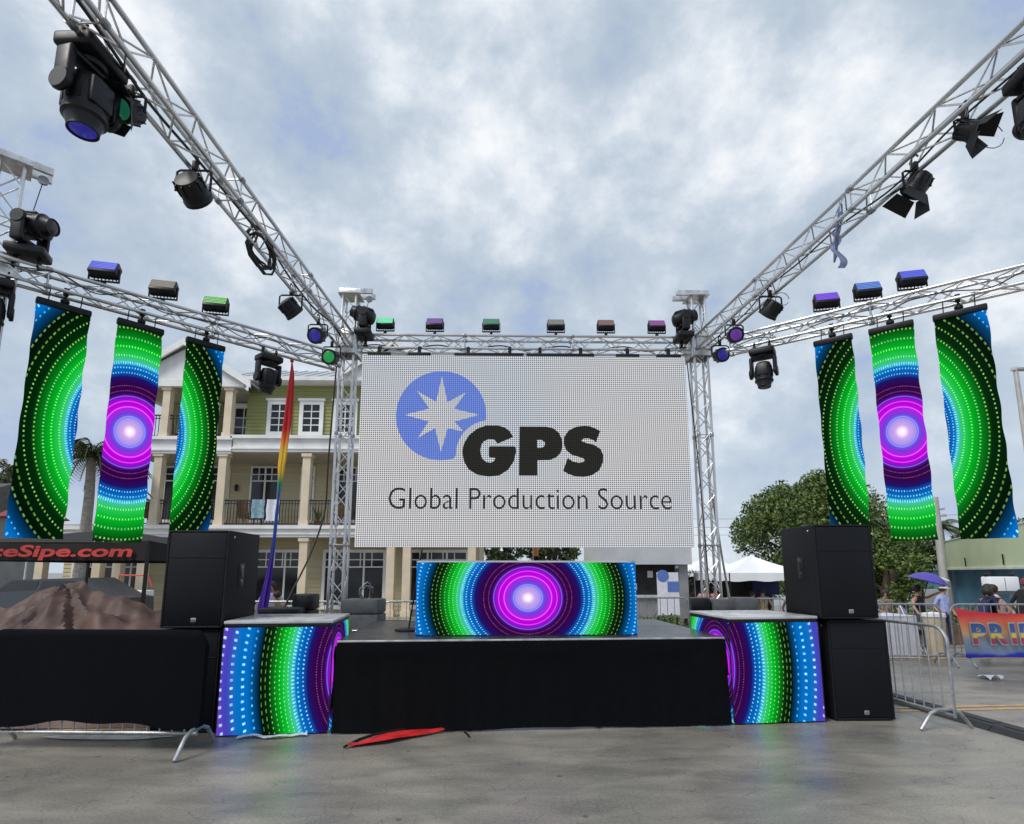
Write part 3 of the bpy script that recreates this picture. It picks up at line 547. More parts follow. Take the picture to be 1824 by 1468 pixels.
MB().bbox(-BW/2+.1, BW/2-.1, .7, .72, .01, BH-.03).build('rear_panel', 'black_metal', bo, smooth=0)
mb = MB(); mb.v += [(x*.997, y+.004, z) for z in (.0, .012) for x, y in top]; mb.f = [(i, i+k, (i+1) % k+k, (i+1) % k) for i in range(k)]; mb.build('foot_strip', 'black_metal', bo, smooth=0)

# ------------------------------------------------------------------ loudspeakers
def loudspeaker(label, x0, y, z, rotz=0, side=1, W=.66, H=1.04, D=.74, horn=True):
    t = thing('loudspeaker', label, 'loudspeaker', (x0, y, z), rotz, group='black loudspeakers stacked beside the stage')
    MB().rbox((0, D/2, H/2), (W, D, H-.008), .012).build('cabinet', 'cabinet', t)
    g = MB().rbox((0, -.004, H/2), (W-.055, .03, H-.06), .008).build('grille', 'grille', t)
    mb = MB()
    for a, b, c, d in ((-W/2+.014, H/2, .022, H-.02), (W/2-.014, H/2, .022, H-.02)): mb.rbox((a, -.004, b), (c, .034, d), .004, 1)
    for z_ in (.014, H-.014): mb.rbox((0, -.004, z_), (W-.06, .034, .022), .004, 1)
    mb.build('front_frame', 'cabinet', t)
    MB().rbox((0, -.021, H*.72), (W-.07, .006, .010), .002, 1).build('crossbar', 'cabinet', g)
    b = MB().rbox((.02, -.024, .085), (.055, .008, .045), .004).build('badge', 'badge', t)
    mb = MB(); [mb.box((.02, -.0285, .072+.009*k), (.042, .002, .003)) for k in range(4)]; mb.rbox((.02, -.024, .045), (.012, .006, .012), .003, 1); mb.build('badge_mark', 'black_plastic', b)
    for s_ in (-1, 1):
        h = MB().rbox((s_*(W/2+.002), D*.42, H*.53), (.012, .12, .27), .006).build('handle', 'black_plastic', t)
        mb = MB().rbox((s_*(W/2+.005), D*.42, H*.575), (.012, .085, .145), .006); mb.rbox((s_*(W/2+.005), D*.42, H*.455), (.012, .085, .075), .006); mb.build('handle_recess', 'lens_dark', h)
    mb = MB(); [mb.lathe([(.011, -.003), (.013, 0), (.011, .003)], 10, Matrix.Translation((s_*(W/2+.001), .1, H-.07)) @ Matrix.Rotation(PI/2, 4, 'Y')) for s_ in (-1, 1)]; mb.build('rigging_point', 'badge', t)
    mb = MB(); [mb.box((a*(W/2-.08), D/2+b*.25, -.003), (.06, .06, .008)) for a in (-1, 1) for b in (-1, 1)]; mb.build('foot', 'rubber', t)
    return t
loudspeaker('lower loudspeaker of the left stack, mostly hidden by the cloth-covered barricade', -3.30, 6.10, .005)
loudspeaker('upper loudspeaker of the left stack, below the innermost left LED banner', -3.27, 6.06, 1.06)
loudspeaker('lower loudspeaker of the right stack, standing on the pavement', 4.09, 6.42, .005, 0, -1, .69, 1.10)
loudspeaker('upper loudspeaker of the right stack, taller than the glowing riser', 3.98, 6.36, 1.12, 0, -1, .68, 1.08)

# ------------------------------------------------------------------ light fixtures
def moving_head(label, loc, down, rotz=0, tilt=0, s=1.0, lens='lens_dark', pan=0):
    t = thing('moving_head_light', label, 'stage light', loc, group='moving head stage lights', rot=(PI if down else 0, 0, rotz))
    q = lambda *a: tuple(x*s for x in a)
    mb = MB().rbox(q(0, 0, .055), q(.40, .30, .11), .03*s, 3); mb.rbox(q(0, 0, .005), q(.34, .24, .03), .008*s); mb.build('base', 'black_plastic', t)
    for a in (-1, 1): mb = MB().rbox(q(a*.12, 0, -.045), q(.045, .05, .09), .008*s); mb.tube([q(a*.12, .0, -.07), q(a*.12, .04, -.11), q(a*.12, .0, -.145), q(a*.12, -.04, -.11), q(a*.12, 0, -.07)], .012*s, 6); mb.build('clamp', 'black_metal', t)
    y = thing_yoke = MB().lathe([(.10*s, .11*s), (.11*s, .12*s), (.10*s, .15*s)], 18)
    y.rbox(q(0, 0, .16), q(.38, .13, .05), .02*s)
    for a in (-1, 1): y.rbox(q(a*.185, 0, .30), q(.06, .15, .34), .028*s, 3); y.lathe([(.085*s, -.02*s), (.09*s, 0), (.08*s, .025*s)], 18, Matrix.Translation(q(a*.20, 0, .42)) @ Matrix.Rotation(a*PI/2, 4, 'Y'))
    yo = y.build('yoke', 'black_plastic', t, rot=(0, 0, pan))
    prof = [(.05, -.19), (.11, -.17), (.135, -.10), (.145, 0), (.14, .10), (.135, .13), (.148, .14), (.148, .16), (.125, .175), (.105, .24), (.105, .262), (.092, .262), (.09, .25)]
    hd = MB().lathe([(r*s, z*s) for r, z in prof], 24)
    for a in (-1, 1): hd.rbox((0, a*.13*s, -.02*s), (.18*s, .05*s, .22*s), .02*s)
    head = hd.build('head', 'black_plastic', t, loc=q(0, 0, .42), rot=tuple((Matrix.Rotation(pan, 3, 'Z') @ Matrix.Rotation(tilt, 3, 'X')).to_euler()))
    MB().lathe([(.088*s, .253*s), (.06*s, .262*s), (.02*s, .266*s)], 24).build('lens', lens, head)
    mb = MB(); [mb.box((.142*s*math.cos(a), .142*s*math.sin(a), .02*s), (.008*s, .03*s, .12*s), (0, 0, a)) for a in [i*PI/6 for i in range(12)] if abs(math.cos(a)) > .3]; stuff(mb.build('cooling_fin', 'black_metal', head))
    return t
zb = 5.86-.15-.145
moving_head('large moving head light at the upper left, hanging with a blue lens', (-3.28, 3.90, zb+.20), True, R(87), R(0), 1.04, 'lens_blue', R(10))
moving_head('moving head light cut off by the right frame edge, under the side truss', (4.36, 3.82, zb+.16), True, R(85), R(8), .98, 'lens_teal')
moving_head('moving head light hanging from the left wing truss, just above the olive house', (-3.80, 8.66, 5.14), True, R(50), R(10), .92)
moving_head('moving head light hanging from the right wing truss against plain sky', (4.14, 8.22, 5.14), True, R(-35), R(-6), .92)
moving_head('moving head light standing beside the left rear tower, its head tipped right', (-2.50, 9.55, 5.83+.05), False, R(90), R(-68), .98)
moving_head('moving head light standing beside the right rear tower, its head tipped left', (3.36, 9.55, 5.83+.05), False, R(90), R(72), .98)
moving_head('moving head light standing on the left wing truss end, its head level', (-6.05, 6.62, 5.62), False, R(20), R(95), 1.05, pan=R(70))
moving_head('moving head light hanging at the left frame edge below the wing truss', (-6.22, 6.42, 5.2), True, R(40), R(0), .95)

def par_light(label, loc, rot, lens='lens_dark', s=1.0, doors=False, yaw=0):
    """hangs below loc; rot = (tilt about x) of the can, which points -z"""
    t = thing('par_light', label, 'stage light', loc, yaw, group='par lights hung under the side trusses')
    mb = MB().rbox((0, 0, -.02), (.045, .05, .10), .008); mb.tube([(0, .015, .015), (0, .045, .02), (0, .06, .06), (0, .03, .10), (0, -.03, .10), (0, -.05, .06)], .010, 6); mb.build('clamp', 'black_metal', t)
    mb = MB(); W = .15*s; mb.tube([(-W, 0, -.26*s), (-W, 0, -.09), (-W+.03, 0, -.07), (W-.03, 0, -.07), (W, 0, -.09), (W, 0, -.26*s)], .012, 6); mb.build('yoke', 'black_metal', t)
    prof = [(.05, .12), (.10, .11), (.115, .06), (.12, -.06), (.128, -.07), (.128, -.10), (.11, -.10)]
    m = MB().lathe([(r*s, z*s) for r, z in prof], 20)
    for i in range(10): a = 2*PI*i/10; m.box((.115*s*math.cos(a), .115*s*math.sin(a), .05*s), (.02*s, .006*s, .10*s), (0, 0, a))
    can = m.build('housing', 'black_plastic', t, loc=(0, 0, -.25*s), rot=rot)
    MB().lathe([(.094*s, -.0995*s), (.088*s, -.104*s), (.03*s, -.112*s)][::-1], 20).build('lens', lens, can)
    if doors:
        for k in range(4): MB().add([(-.11*s, .12*s, -.10*s), (.11*s, .12*s, -.10*s), (.15*s, .22*s, -.24*s), (-.15*s, .22*s, -.24*s), (-.11*s, .124*s, -.098*s), (.11*s, .124*s, -.098*s), (.15*s, .224*s, -.238*s), (-.15*s, .224*s, -.238*s)], [(0, 1, 2, 3), (7, 6, 5, 4), (0, 4, 5, 1), (1, 5, 6, 2), (2, 6, 7, 3), (3, 7, 4, 0)]).build('barn_door', 'black_metal', can, rot=(0, 0, k*PI/2), smooth=0)
    return t
zp = 5.75
par_light('small par light behind the large moving head, dark green lens', (-3.18, 4.22, zp), (R(-55), R(20), 0), 'lens_teal', .85, True)
par_light('finned par light on the left side truss, seen from behind', (-3.12, 5.10, zp), (R(70), R(-12), 0), 'lens_dark', 1.15)
par_light('dark boxy par light on the left side truss beside a loose cable loop', (-3.10, 7.65, zp), (R(40), R(-40), 0), 'lens_dark', 1.1)
par_light('par light with a deep blue lens on the left side truss', (-3.02, 8.62, zp), (R(-65), R(12), 0), 'lens_blue', 1.05)
par_light('par light with a bright green lens at the left truss corner', (-2.98, 9.25, zp-.12), (R(-72), R(22), 0), 'lens_green', 1.05)
par_light('par light with barn doors high on the right side truss', (4.24, 4.38, zp+.06), (R(-30), R(-40), 0), 'lens_dark', .72, True)
par_light('largest par light with barn doors on the right side truss, pointing down', (4.26, 5.02, zp+.05), (R(20), R(30), 0), 'lens_dark', .92, True)
par_light('unlit par light on the right side truss beside a loose cable loop', (3.98, 7.55, zp), (R(35), R(30), 0), 'lens_dark', 1.1)
par_light('par light with a violet lens on the right side truss', (3.84, 8.50, zp), (R(-70), R(25), 0), 'lens_violet', 1.0)
par_light('par light with a dim blue lens at the right truss corner', (3.86, 9.15, zp-.08), (R(-75), R(-10), 0), 'lens_blue', 1.0)

def flood(label, loc, yaw, face, s=1.0, tilt=28):
    t = thing('flood_light', label, 'flood light', loc, yaw, group='LED flood lights standing on the trusses')
    mb = MB(); [mb.rbox((a*.165*s, 0, .09*s), (.012, .04, .18*s), .004, 1) for a in (-1, 1)]; mb.rbox((0, 0, .006), (.33*s, .045, .012), .003, 1); mb.rbox((0, 0, -.03), (.05, .06, .07), .01); mb.build('bracket', 'black_metal', t)
    h = MB().rbox((0, 0, 0), (.31*s, .13*s, .20*s), .02*s, 2)
    for i in range(7): h.box(((-.12+.04*i)*s, .07*s, 0), (.008*s, .03*s, .17*s))
    hs = h.build('housing', 'black_plastic', t, loc=(0, 0, .15*s), rot=(R(-tilt), 0, 0))
    MB().rbox((0, -.064*s, .012*s), (.285*s, .01, .145*s), .004, 1).build('led_face', face, hs, smooth=0); return t
zt = 5.86+.15+.065
for x, fc, lb in ((-2.16, 'flood_mint', 'flood light glowing mint green, leftmost above the video wall'), (-1.24, 'flood_dviolet', 'flood light glowing dim violet, second from the left above the video wall'), (-.19, 'flood_dgreen', 'flood light glowing dark green above the video wall'), (1.02, 'flood_grey', 'unlit grey flood light above the video wall, right of its centre'), (1.96, 'flood_rust', 'unlit flood light with reddish rows above the video wall'), (2.92, 'flood_magenta', 'flood light glowing purple, rightmost above the video wall')): flood(lb, (x, 9.72, zt), 0, fc)
zw = 5.41+.14+.065
for p, fc, lb in (((-5.50, 7.20), 'flood_blue', 'flood light glowing blue on the left wing truss'), ((-4.98, 7.68), 'flood_off', 'unlit amber flood light on the left wing truss'), ((-4.46, 8.16), 'flood_green', 'flood light glowing green on the left wing truss')): flood(lb, (*p, zw), R(12), fc, 1.12)
for p, fc, lb in (((5.0, 7.84), 'flood_violet', 'flood light glowing violet on the right wing truss'), ((5.42, 7.51), 'flood_cyan', 'flood light with bright cyan-blue dots on the right wing truss'), ((5.84, 7.18), 'flood_blue', 'flood light glowing deep blue on the right wing truss')): flood(lb, (*p, zw), R(-14), fc, 1.1)
def coil(label, c, r, n, mat='cable', seed=1, name='cable_coil', th=.011):
    rnd = random.Random(seed); pts = []
    for i in range(n*12): a = 2*PI*i/12; rr = r*(1+.25*math.sin(i*.7+seed)+rnd.uniform(-.08, .08)); pts.append((c[0]+rr*.5*math.cos(a)+.02*math.sin(i), c[1]+rr*math.cos(a+.5), c[2]+rr*math.sin(a)*1.2))
    return tag(MB().tube(pts, th, 5).build(name, mat), label, 'cable')
coil('tangle of black cable hung on the left side truss', (-3.06, 6.55, 5.70), .17, 6, seed=3, th=.014)
coil('pale blue and grey strap wound round the right side truss', (4.08, 6.05, 5.72), .19, 3, 'strap_blue', 5, 'ratchet_strap')
tag(MB().grid(lambda u, v: (4.05+.05*math.sin(v*9)+(u-.5)*.09, 6.05+.04*math.sin(v*5+1), 5.75-.50*v), 2, 14).build('strap_tail', 'strap_blue'), 'loose pale blue strap tail dangling below the right side truss', 'strap')
tag(MB().tube(arc((4.52, 5.1), .13, 20, 350, 14, lambda x, y: (x-.05, 4.4, y+.50)), .004, 5).build('wire_loop', 'cable'), 'thin wire loop by the barn door light on the right side truss', 'wire')
tag(MB().tube(arc((4.13, 5.62), .10, 0, 330, 14, lambda x, y: (x, 7.5, y)), .005, 5).build('wire_loop', 'cable'), 'thin wire loop beside the unlit par light on the right', 'wire')

# ------------------------------------------------------------------ barricades
def barrier_parts(t, L_=2.15, Ht=1.07, z0=.16, bars=17, feet=(0.06, 1), r=.019):
    rc = .16; pts = [(0, 0, z0)] + [(0, 0, Ht-rc)] + [(rc-rc*math.cos(R(a)), 0, Ht-rc+rc*math.sin(R(a))) for a in (15, 30, 45, 60, 75, 90)] + [(L_-rc+rc*math.sin(R(a)), 0, Ht-rc+rc*math.cos(R(a))) for a in (0, 15, 30, 45, 60, 75, 90)] + [(L_, 0, z0)]
    MB().tube(pts, r, 10, closed=True).build('frame', 'galv', t)
    bm_ = MB().tube([(0, 0, 0), (0, 0, 1)], .0075, 6).mesh('bar', 'galv')
    for i in range(1, bars+1):
        x = L_*i/(bars+1); tp = Ht
        if x < rc: tp = Ht-rc+math.sqrt(max(0, rc*rc-(rc-x)**2))
        if x > L_-rc: tp = Ht-rc+math.sqrt(max(0, rc*rc-(x-L_+rc)**2))
        place('bar', bm_, t, align((x, 0, z0), (x, 0, tp)))
    for x in (.12, L_-.0):
        MB().tube([(x, -.30, .012), (x, -.26, .06), (x, -.17, .17), (x, -.08, .205), (x, .08, .205), (x, .17, .17), (x, .26, .06), (x, .30, .012)], .019, 10).build('foot', 'galv', t)
def barrier(label, p, q, name='crowd_barrier', bars=17):
    p, q = Vector(p), Vector(q); d = q-p; t = thing(name, label, 'barricade', (p.x, p.y, gz(p.x, p.y)), math.atan2(d.y, d.x), group='steel crowd barricades'); barrier_parts(t, d.length, bars=bars); return t
barrier('steel barricade wrapped in the black cloth cover, front left', (-4.98, 5.62), (-2.83, 5.48))
barrier('nearest bare steel barricade, angled away beside the right loudspeakers', (4.74, 5.93), (4.52, 8.05), bars=16)
barrier('steel barricade in front of the white table, right background', (5.85, 10.2), (7.98, 10.05))
barrier('steel barricade that carries the rainbow letter banner', (8.12, 10.0), (10.3, 9.9)); barrier('steel barricade at the far right, continuing the banner row', (10.4, 9.9), (12.5, 9.9))
barrier('steel barricade behind the stage, just right of the DJ booth', (2.15, 12.6), (4.28, 12.7), bars=12); barrier('steel barricade behind the stage, beneath the pink-clad visitors', (4.4, 12.7), (6.5, 12.6), bars=12)
barrier('steel barricade behind the stage, left of the DJ booth', (-2.35, 11.2), (-.25, 11.2), bars=12); barrier('steel barricade in front of the house windows, left of the rear tower', (-5.3, 11.2), (-3.15, 11.2), bars=12)
barrier('steel barricade in front of the white tent, beyond the right riser', (6.6, 12.6), (8.7, 12.5), bars=12)
# black cover over the front-left barricade: a closed sleeve with depth
cv = thing('barrier_cover', 'black stretch cloth sleeve pulled over the front left barricade', 'cloth cover', (-4.98, 5.62, 0), math.atan2(-.14, 2.15))
def cover(side):
    def fn(u, v):
        L_ = 2.15; x = -.04+u*(L_+.08); bot = .215+.08*math.sin(u*PI*.92+.25)**2-.05*(1-u)+.012*math.sin(x*9); tp = 1.10
        if u < .09: tp -= .14*(1-u/.09)**2
        if u > .95: tp -= .12*((u-.95)/.05)**2
        z = bot+(tp-bot)*v; th = .035+.012*math.sin(x*7+v*3)*(1-v)+.03*(1-v)*math.sin(u*PI)
        if v > .97: th *= .35
        return (x, side*-th, z)
    return MB().grid(fn, 60, 22)
mb = cover(1); b2 = cover(-1); o = len(mb.v); mb.v += b2.v; mb.f += [tuple(i+o for i in f[::-1]) for f in b2.f]; n = 61
for i in range(60): a = 22*n+i; mb.f.append((a, a+1, a+1+o, a+o))
for j in range(22):
    a = j*n; mb.f.append((a+n, a, a+o, a+n+o)); a = j*n+60; mb.f.append((a, a+n, a+n+o, a+o))
mb.build('cloth', 'cover_cloth', cv, smooth=60)

# ------------------------------------------------------------------ things on the pavement
def cable_ramp():
    p, q = Vector((5.02, 8.6, 0)), Vector((5.50, 4.3, 0)); n = 5; d = (q-p).normalized(); t = thing('cable_ramp', 'black rubber cable ramp crossing the pavement at the far right', 'cable ramp', p, math.atan2(d.y, d.x)); L_ = (q-p).length
    sec = [(-.19, 0), (-.12, .05), (-.03, .055), (.03, .055), (.12, .05), (.19, 0)]
    for i in range(n):
        x0, x1 = i*L_/n+.004, (i+1)*L_/n-.004; mb = MB(); mb.v = [(x, a, b+.001) for x in (x0, x1) for a, b in sec]; mb.f = [(k, k+1, k+7, k+6) for k in range(5)]+[(0, 6, 11, 5), tuple(range(6)), tuple(range(11, 5, -1))]; s_ = mb.build('ramp_section', 'rubber', t, smooth=0)
        MB().bbox(x0+.06, x1-.06, -.055, .055, .054, .062).build('lid', 'rubber', s_, smooth=0)
cable_ramp()
def feather():
    t = thing('feather_flag', 'red feather flag lying flat on the pavement before the stage', 'flag', (-1.47, 5.55, .0), 0)
    c = [(0, -.03, 0), (.10, .13, .02), (.22, .27, .03), (.36, .40, .03), (.55, .52, .02)]
    MB().tube([(a, b, .02+z) for a, b, z in c], [.012, .016, .014, .010, .008], 6).build('pole', 'black_metal', t)
    def fn(u, v):
        up = [(0.02, .0), (.25, .29), (.42, .44), (.95, .62)]; lo = [(0.03, -.005), (.35, .10), (.62, .30), (1.02, .60)]
        def L2(P, u): k = min(2, int(u*3)); f = u*3-k; return (P[k][0]*(1-f)+P[k+1][0]*f, P[k][1]*(1-f)+P[k+1][1]*f)
        a, b = L2(lo, u), L2(up, u); x = a[0]*(1-v)+b[0]*v; y = a[1]*(1-v)+b[1]*v; return (x, y, .018+.022*abs(math.sin(v*6+u*4))+.012*math.sin(u*15+v*5)*math.sin(v*PI))
    MB().grid(fn, 26, 12).build('fabric', 'red_flag', t, smooth=70)
feather()
tag(MB().tube([(-.37, 6.04, .01), (-.33, 5.93, .012), (-.31, 5.86, .01)], .010, 6).build('tent_peg', 'cable'), 'thin black peg sticking out from under the stage skirt', 'peg')
tag(MB().grid(lambda u, v: (7.5+u*.26*(1-.5*v), 8.62+v*.24+.04*u, .012+.07*abs(math.sin(u*4+v*3))*(1-v*.5)), 10, 8).build('crumpled_paper', 'white_cloth'), 'crumpled white paper litter on the pavement at the far right', 'litter')
tag(MB().grid(lambda u, v: (-2.62+u*.66, 5.90+.05*u-.07*v+.03*math.sin(u*9), .012+.02*abs(math.sin(u*8+v*3))), 18, 4).build('plastic_sheet', 'plastic_wrap'), 'strip of clear plastic sticking out below the left riser', 'plastic sheet')

# ------------------------------------------------------------------ clutter behind the stage
def case(label, x, y, z, w_, d, h, mat='grey_case', rnd=.03):
    t = thing('equipment_case', label, 'equipment case', (x, y, z), R(random.uniform(-12, 12)), group='equipment cases behind the stage')
    MB().rbox((0, 0, h*.4), (w_, d, h*.8), rnd).build('body', mat, t); MB().rbox((0, 0, h*.9), (w_*.99, d*.99, h*.19), rnd).build('lid', mat, t)
    mb = MB().tube([(-.08, -d/2-.005, h*.6), (-.08, -d/2-.03, h*.6), (.08, -d/2-.03, h*.6), (.08, -d/2-.005, h*.6)], .008, 5); mb.build('handle', 'badge', t)
case('grey case with a domed lid right of the left rear tower', -2.25, 9.3, 0, .62, .5, 1.22); case('black case left of the left rear tower', -3.2, 9.3, 0, .32, .35, 1.30, 'black_plastic'); case('low black case on the ground right of the left rear tower', -1.75, 9.4, 0, .4, .4, .85, 'black_plastic')
case('black case standing left of the right rear tower', 3.28, 9.2, 0, .30, .3, 1.24, 'black_plastic'); case('grey padded case just left of the right rear tower', 3.58, 9.15, 0, .28, .3, 1.22); case('grey padded case right of the right rear tower', 4.02, 9.2, 0, .38, .35, 1.24)
coil('loose loops of cable on the grey case behind the stage', (-2.2, 9.25, 1.30), .12, 3, 'alu_dark', 8)
ms = thing('microphone_stand', 'thin black stand with a round base left of the DJ booth', 'stand', (-1.14, 7.05, SH))
MB().lathe([(.17, 0), (.17, .02), (.03, .035)], 24).build('base', 'black_metal', ms); MB().tube([(0, 0, .02), (.06, .0, .45), (.14, .0, 1.0)], .011, 6).build('pole', 'black_metal', ms)
mb = MB().rbox((0, 0, .42), (.6, .4, .12), .02); mb.rbox((0, 0, .18), (.06, .06, .36), .01); 
t = thing('folding_stand', 'small black folded stand behind the left riser', 'stand', (-3.42, 8.9, .62)); mb.build('table_top', 'black_plastic', t); MB().tube([(-.25, 0, -.62), (.2, 0, .36)], .015, 6).build('leg', 'black_metal', t); MB().tube([(.25, 0, -.62), (-.2, 0, .36)], .015, 6).build('leg', 'black_metal', t)

# brown tarp heap
def tarp():
    rx = [-9.6, -8.6, -7.5, -6.64, -6.1, -5.73, -5.5, -5.39, -4.97, -4.74, -4.44, -3.9, -3.6]; rz = [.5, .8, 1.0, 1.15, 1.34, 1.53, 1.45, 1.33, 1.29, 1.17, 1.08, .85, .4]
    px, py = -5.73, 7.5
    def h(x, y):
        ridge = float(np.interp(x, rx, rz)); d = abs(y-py); z = ridge*(1-(d/1.25)**1.25 if d < 1.25 else 0); z = max(0, z)
        a = math.atan2(y-py, x-px); dd = math.hypot(x-px, y-py); f = min(1, z*3)
        z += f*(.16*(mnoise.ridged_multi_fractal(Vector((math.cos(a)*2.6, math.sin(a)*2.6, dd*.55)), .9, 2.2, 4, 1.0, 2.0)*.5-.55)+.09*(abs(math.sin(a*6.5+1+.5*math.sin(dd*3)))-.5)*min(1, dd*1.3)+.05*(abs(math.sin(x*4.5-y*2))-.5)+.03*abs(math.sin(x*5.3+y*7))-.03+.016*math.sin(x*23+y*13)); return max(.01, z)
    mb = MB().grid(lambda u, v: (-9.6+u*6.0, 6.25+v*2.5, h(-9.6+u*6.0, 6.25+v*2.5)), 170, 70)
    tag(mb.build('tarp_heap', 'tarp', smooth=40), 'brown tarpaulin thrown over a peaked heap behind the cloth-covered barricade', 'tarpaulin')
tarp()

# tent with red lettering, left
tn = thing('canopy_tent', 'dark canopy tent with red web address lettering on its valance', 'tent', (-7.15, 10.4, 0))
mb = MB(); W2, z0, z1 = 1.52, 1.83, 2.12
def val(side):
    ax = {'f': ((-W2, -1.45), (W2, -1.45)), 'r': ((W2, -1.45), (W2, 1.45)), 'b': ((W2, 1.45), (-W2, 1.45)), 'l': ((-W2, 1.45), (-W2, -1.45))}[side]
    def fn(u, v): x = ax[0][0]*(1-u)+ax[1][0]*u; y = ax[0][1]*(1-u)+ax[1][1]*u; return (x, y-.02*math.sin(u*14)*(1-v) if side in 'fb' else y, z0+(z1-z0)*v+.03*(abs(u-.5)*2)**3*v-.02*v*math.sin(u*PI))
    return fn
for sd_ in 'frbl': MB().grid(val(sd_), 24, 4).build('valance', 'tent_black', tn)
MB().add([(-W2, -1.45, z1), (W2, -1.45, z1), (W2, 1.45, z1), (-W2, 1.45, z1), (0, 0, z1+.32)], [(0, 1, 4), (1, 2, 4), (2, 3, 4), (3, 0, 4)]).build('roof', 'tent_black', tn, smooth=0)
for a in (-1, 1):
    for b in (-1, 1): MB().bbox(a*W2-.022 if a > 0 else a*W2-.02, a*W2+.022 if a > 0 else a*W2+.02, b*1.45-.02, b*1.45+.02, 0, z1-.02).build('leg', 'black_metal', tn)
me = text_mesh('orceSipe.com', .03, .12); fit_text(me, -1.40, 1.31, z0+.0, z1-.045, -1.50); me.materials.clear(); me.materials.append(MAT['red_letter']); link('lettering', me, tn)
tn.location = (-7.18, 10.45, 0)
tag(MB().grid(lambda u, v: (-6.6+u*.42, 9.05+v*.4, 2.10+.16*abs(math.sin(u*7+v*5))*math.sin(u*PI)+.12*math.sin(v*PI)), 14, 10).build('crumpled_plastic', 'plastic_wrap'), 'crumpled silvery plastic lying on the dark tent roof', 'plastic sheet')
# rainbow cloth hanging from the left wing truss
def rainbow():
    prof = [(5.22, .015, -3.60), (5.0, .05, -3.585), (4.5, .085, -3.60), (4.1, .10, -3.62), (3.8, .085, -3.63), (3.4, .075, -3.66), (3.1, .050, -3.67), (2.85, .030, -3.68), (2.6, .036, -3.69), (2.2, .036, -3.70), (1.9, .05, -3.72), (1.6, .07, -3.75), (1.3, .095, -3.79), (1.08, .10, -3.82), (.95, .07, -3.83)]
    mb = MB(); n = 28
    fine = []
    for i in range(len(prof)-1):
        for k in range(4): t = k/4; fine.append(tuple(a*(1-t)+b*t for a, b in zip(prof[i], prof[i+1])))
    fine.append(prof[-1])
    for i, (z, r, x) in enumerate(fine):
        for j in range(n): a = 2*PI*j/n; rr = .80*r*(.68+.32*math.sin(a*5+z*1.3)+.1*math.sin(a*3-z*4)); mb.v.append((x+rr*math.cos(a), 9.1+rr*.6*math.sin(a), z))
    for i in range(len(fine)-1):
        for j in range(n): mb.f.append((i*n+j, i*n+(j+1) % n, (i+1)*n+(j+1) % n, (i+1)*n+j))
    t = thing('rainbow_flag', 'long rainbow cloth hanging furled from the left wing truss', 'flag', (0, 0, 0)); mb.build('fabric', 'rainbow', t, smooth=70); MB().rbox((-3.6, 9.1, 5.24), (.05, .05, .05), .01).build('knot', 'red_flag', t)
rainbow()

# ------------------------------------------------------------------ the olive house with porches
hs = thing('house', 'olive and cream three-storey house with white porches and a pale metal roof', 'house', (-9, 22, 0))
def H_(name, mb, mat, parent=None, smooth=0): return mb.build(name, mat, parent or hs, loc=(9, -22, 0) if parent is None or parent == hs else (0, 0, 0), smooth=smooth)
def siding(x0, x1, z0, z1, y, pitch=.15, side=None):
    mb = MB(); n = int((z1-z0)/pitch)
    for i in range(n):
        a = z0+i*pitch; b = a+pitch
        P = lambda u, d, z: (u, y+d, z) if side is None else (side, u, z)
        if side is None: mb.add([(x0, y-.022, a), (x1, y-.022, a), (x1, y, b), (x0, y, b), (x0, y, a), (x1, y, a)], [(0, 1, 2, 3), (4, 5, 1, 0)])
        else: s_ = 1; mb.add([(side+.022, x0, a), (side+.022, x1, a), (side, x1, b), (side, x0, b), (side, x0, a), (side, x1, a)], [(0, 1, 2, 3), (4, 5, 1, 0)])
    return mb
def bx(*a): return MB().bbox(*a)
H_('wall', siding(-17.4, -.9, .0, 3.0, 22.5), 'siding_beige'); H_('wall', siding(-14.6, -.9, 3.3, 6.3, 23.2), 'siding_beige')
H_('wall', siding(-10.4, -.9, 6.9, 9.35, 22.0), 'siding_green'); H_('wall', siding(-14.6, -10.4, 6.9, 9.0, 23.2), 'siding_green'); H_('wall', siding(22.0, 23.2, 6.9, 9.0, 0, side=-10.39), 'siding_green')
H_('rear_block', bx(-14.6, -.9, 23.25, 30, 0, 9.2), 'siding_beige'); H_('side_wall', siding(23.2, 30, 3.3, 9.0, 0, side=-.88), 'siding_beige')
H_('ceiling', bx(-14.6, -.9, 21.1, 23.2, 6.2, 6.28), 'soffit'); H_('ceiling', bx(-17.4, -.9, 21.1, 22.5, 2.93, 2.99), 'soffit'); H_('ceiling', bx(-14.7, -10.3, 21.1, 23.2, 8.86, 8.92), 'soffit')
def band(x0, x1, z0, z1, y=21.0):
    f = H_('fascia', bx(x0, x1, y-.02, y+.16, z0, z1), 'trim'); H_('cornice', bx(x0-.06, x1+.06, y-.14, y+.1, z1-.11, z1+.02), 'trim'); H_('moulding', bx(x0-.02, x1+.02, y-.07, y+.1, z0+.10, z0+.16), 'trim'); return f
band(-17.4, -14.7, 2.95, 3.33); band(-14.66, -.9, 2.95, 3.37); band(-14.66, -10.42, 6.16, 6.80); band(-10.36, -.9, 6.24, 6.86)
H_('porch_floor', bx(-14.6, -.95, 21.15, 23.2, 3.0, 3.34), 'trim'); H_('porch_floor', bx(-14.6, -10.4, 21.15, 23.2, 6.32, 6.78), 'trim'); H_('ledge', bx(-10.36, -.95, 21.1, 22.0, 6.32, 6.90), 'roof_metal'); H_('porch_roof', bx(-17.5, -14.7, 20.9, 22.6, 3.35, 3.42), 'roof_metal')
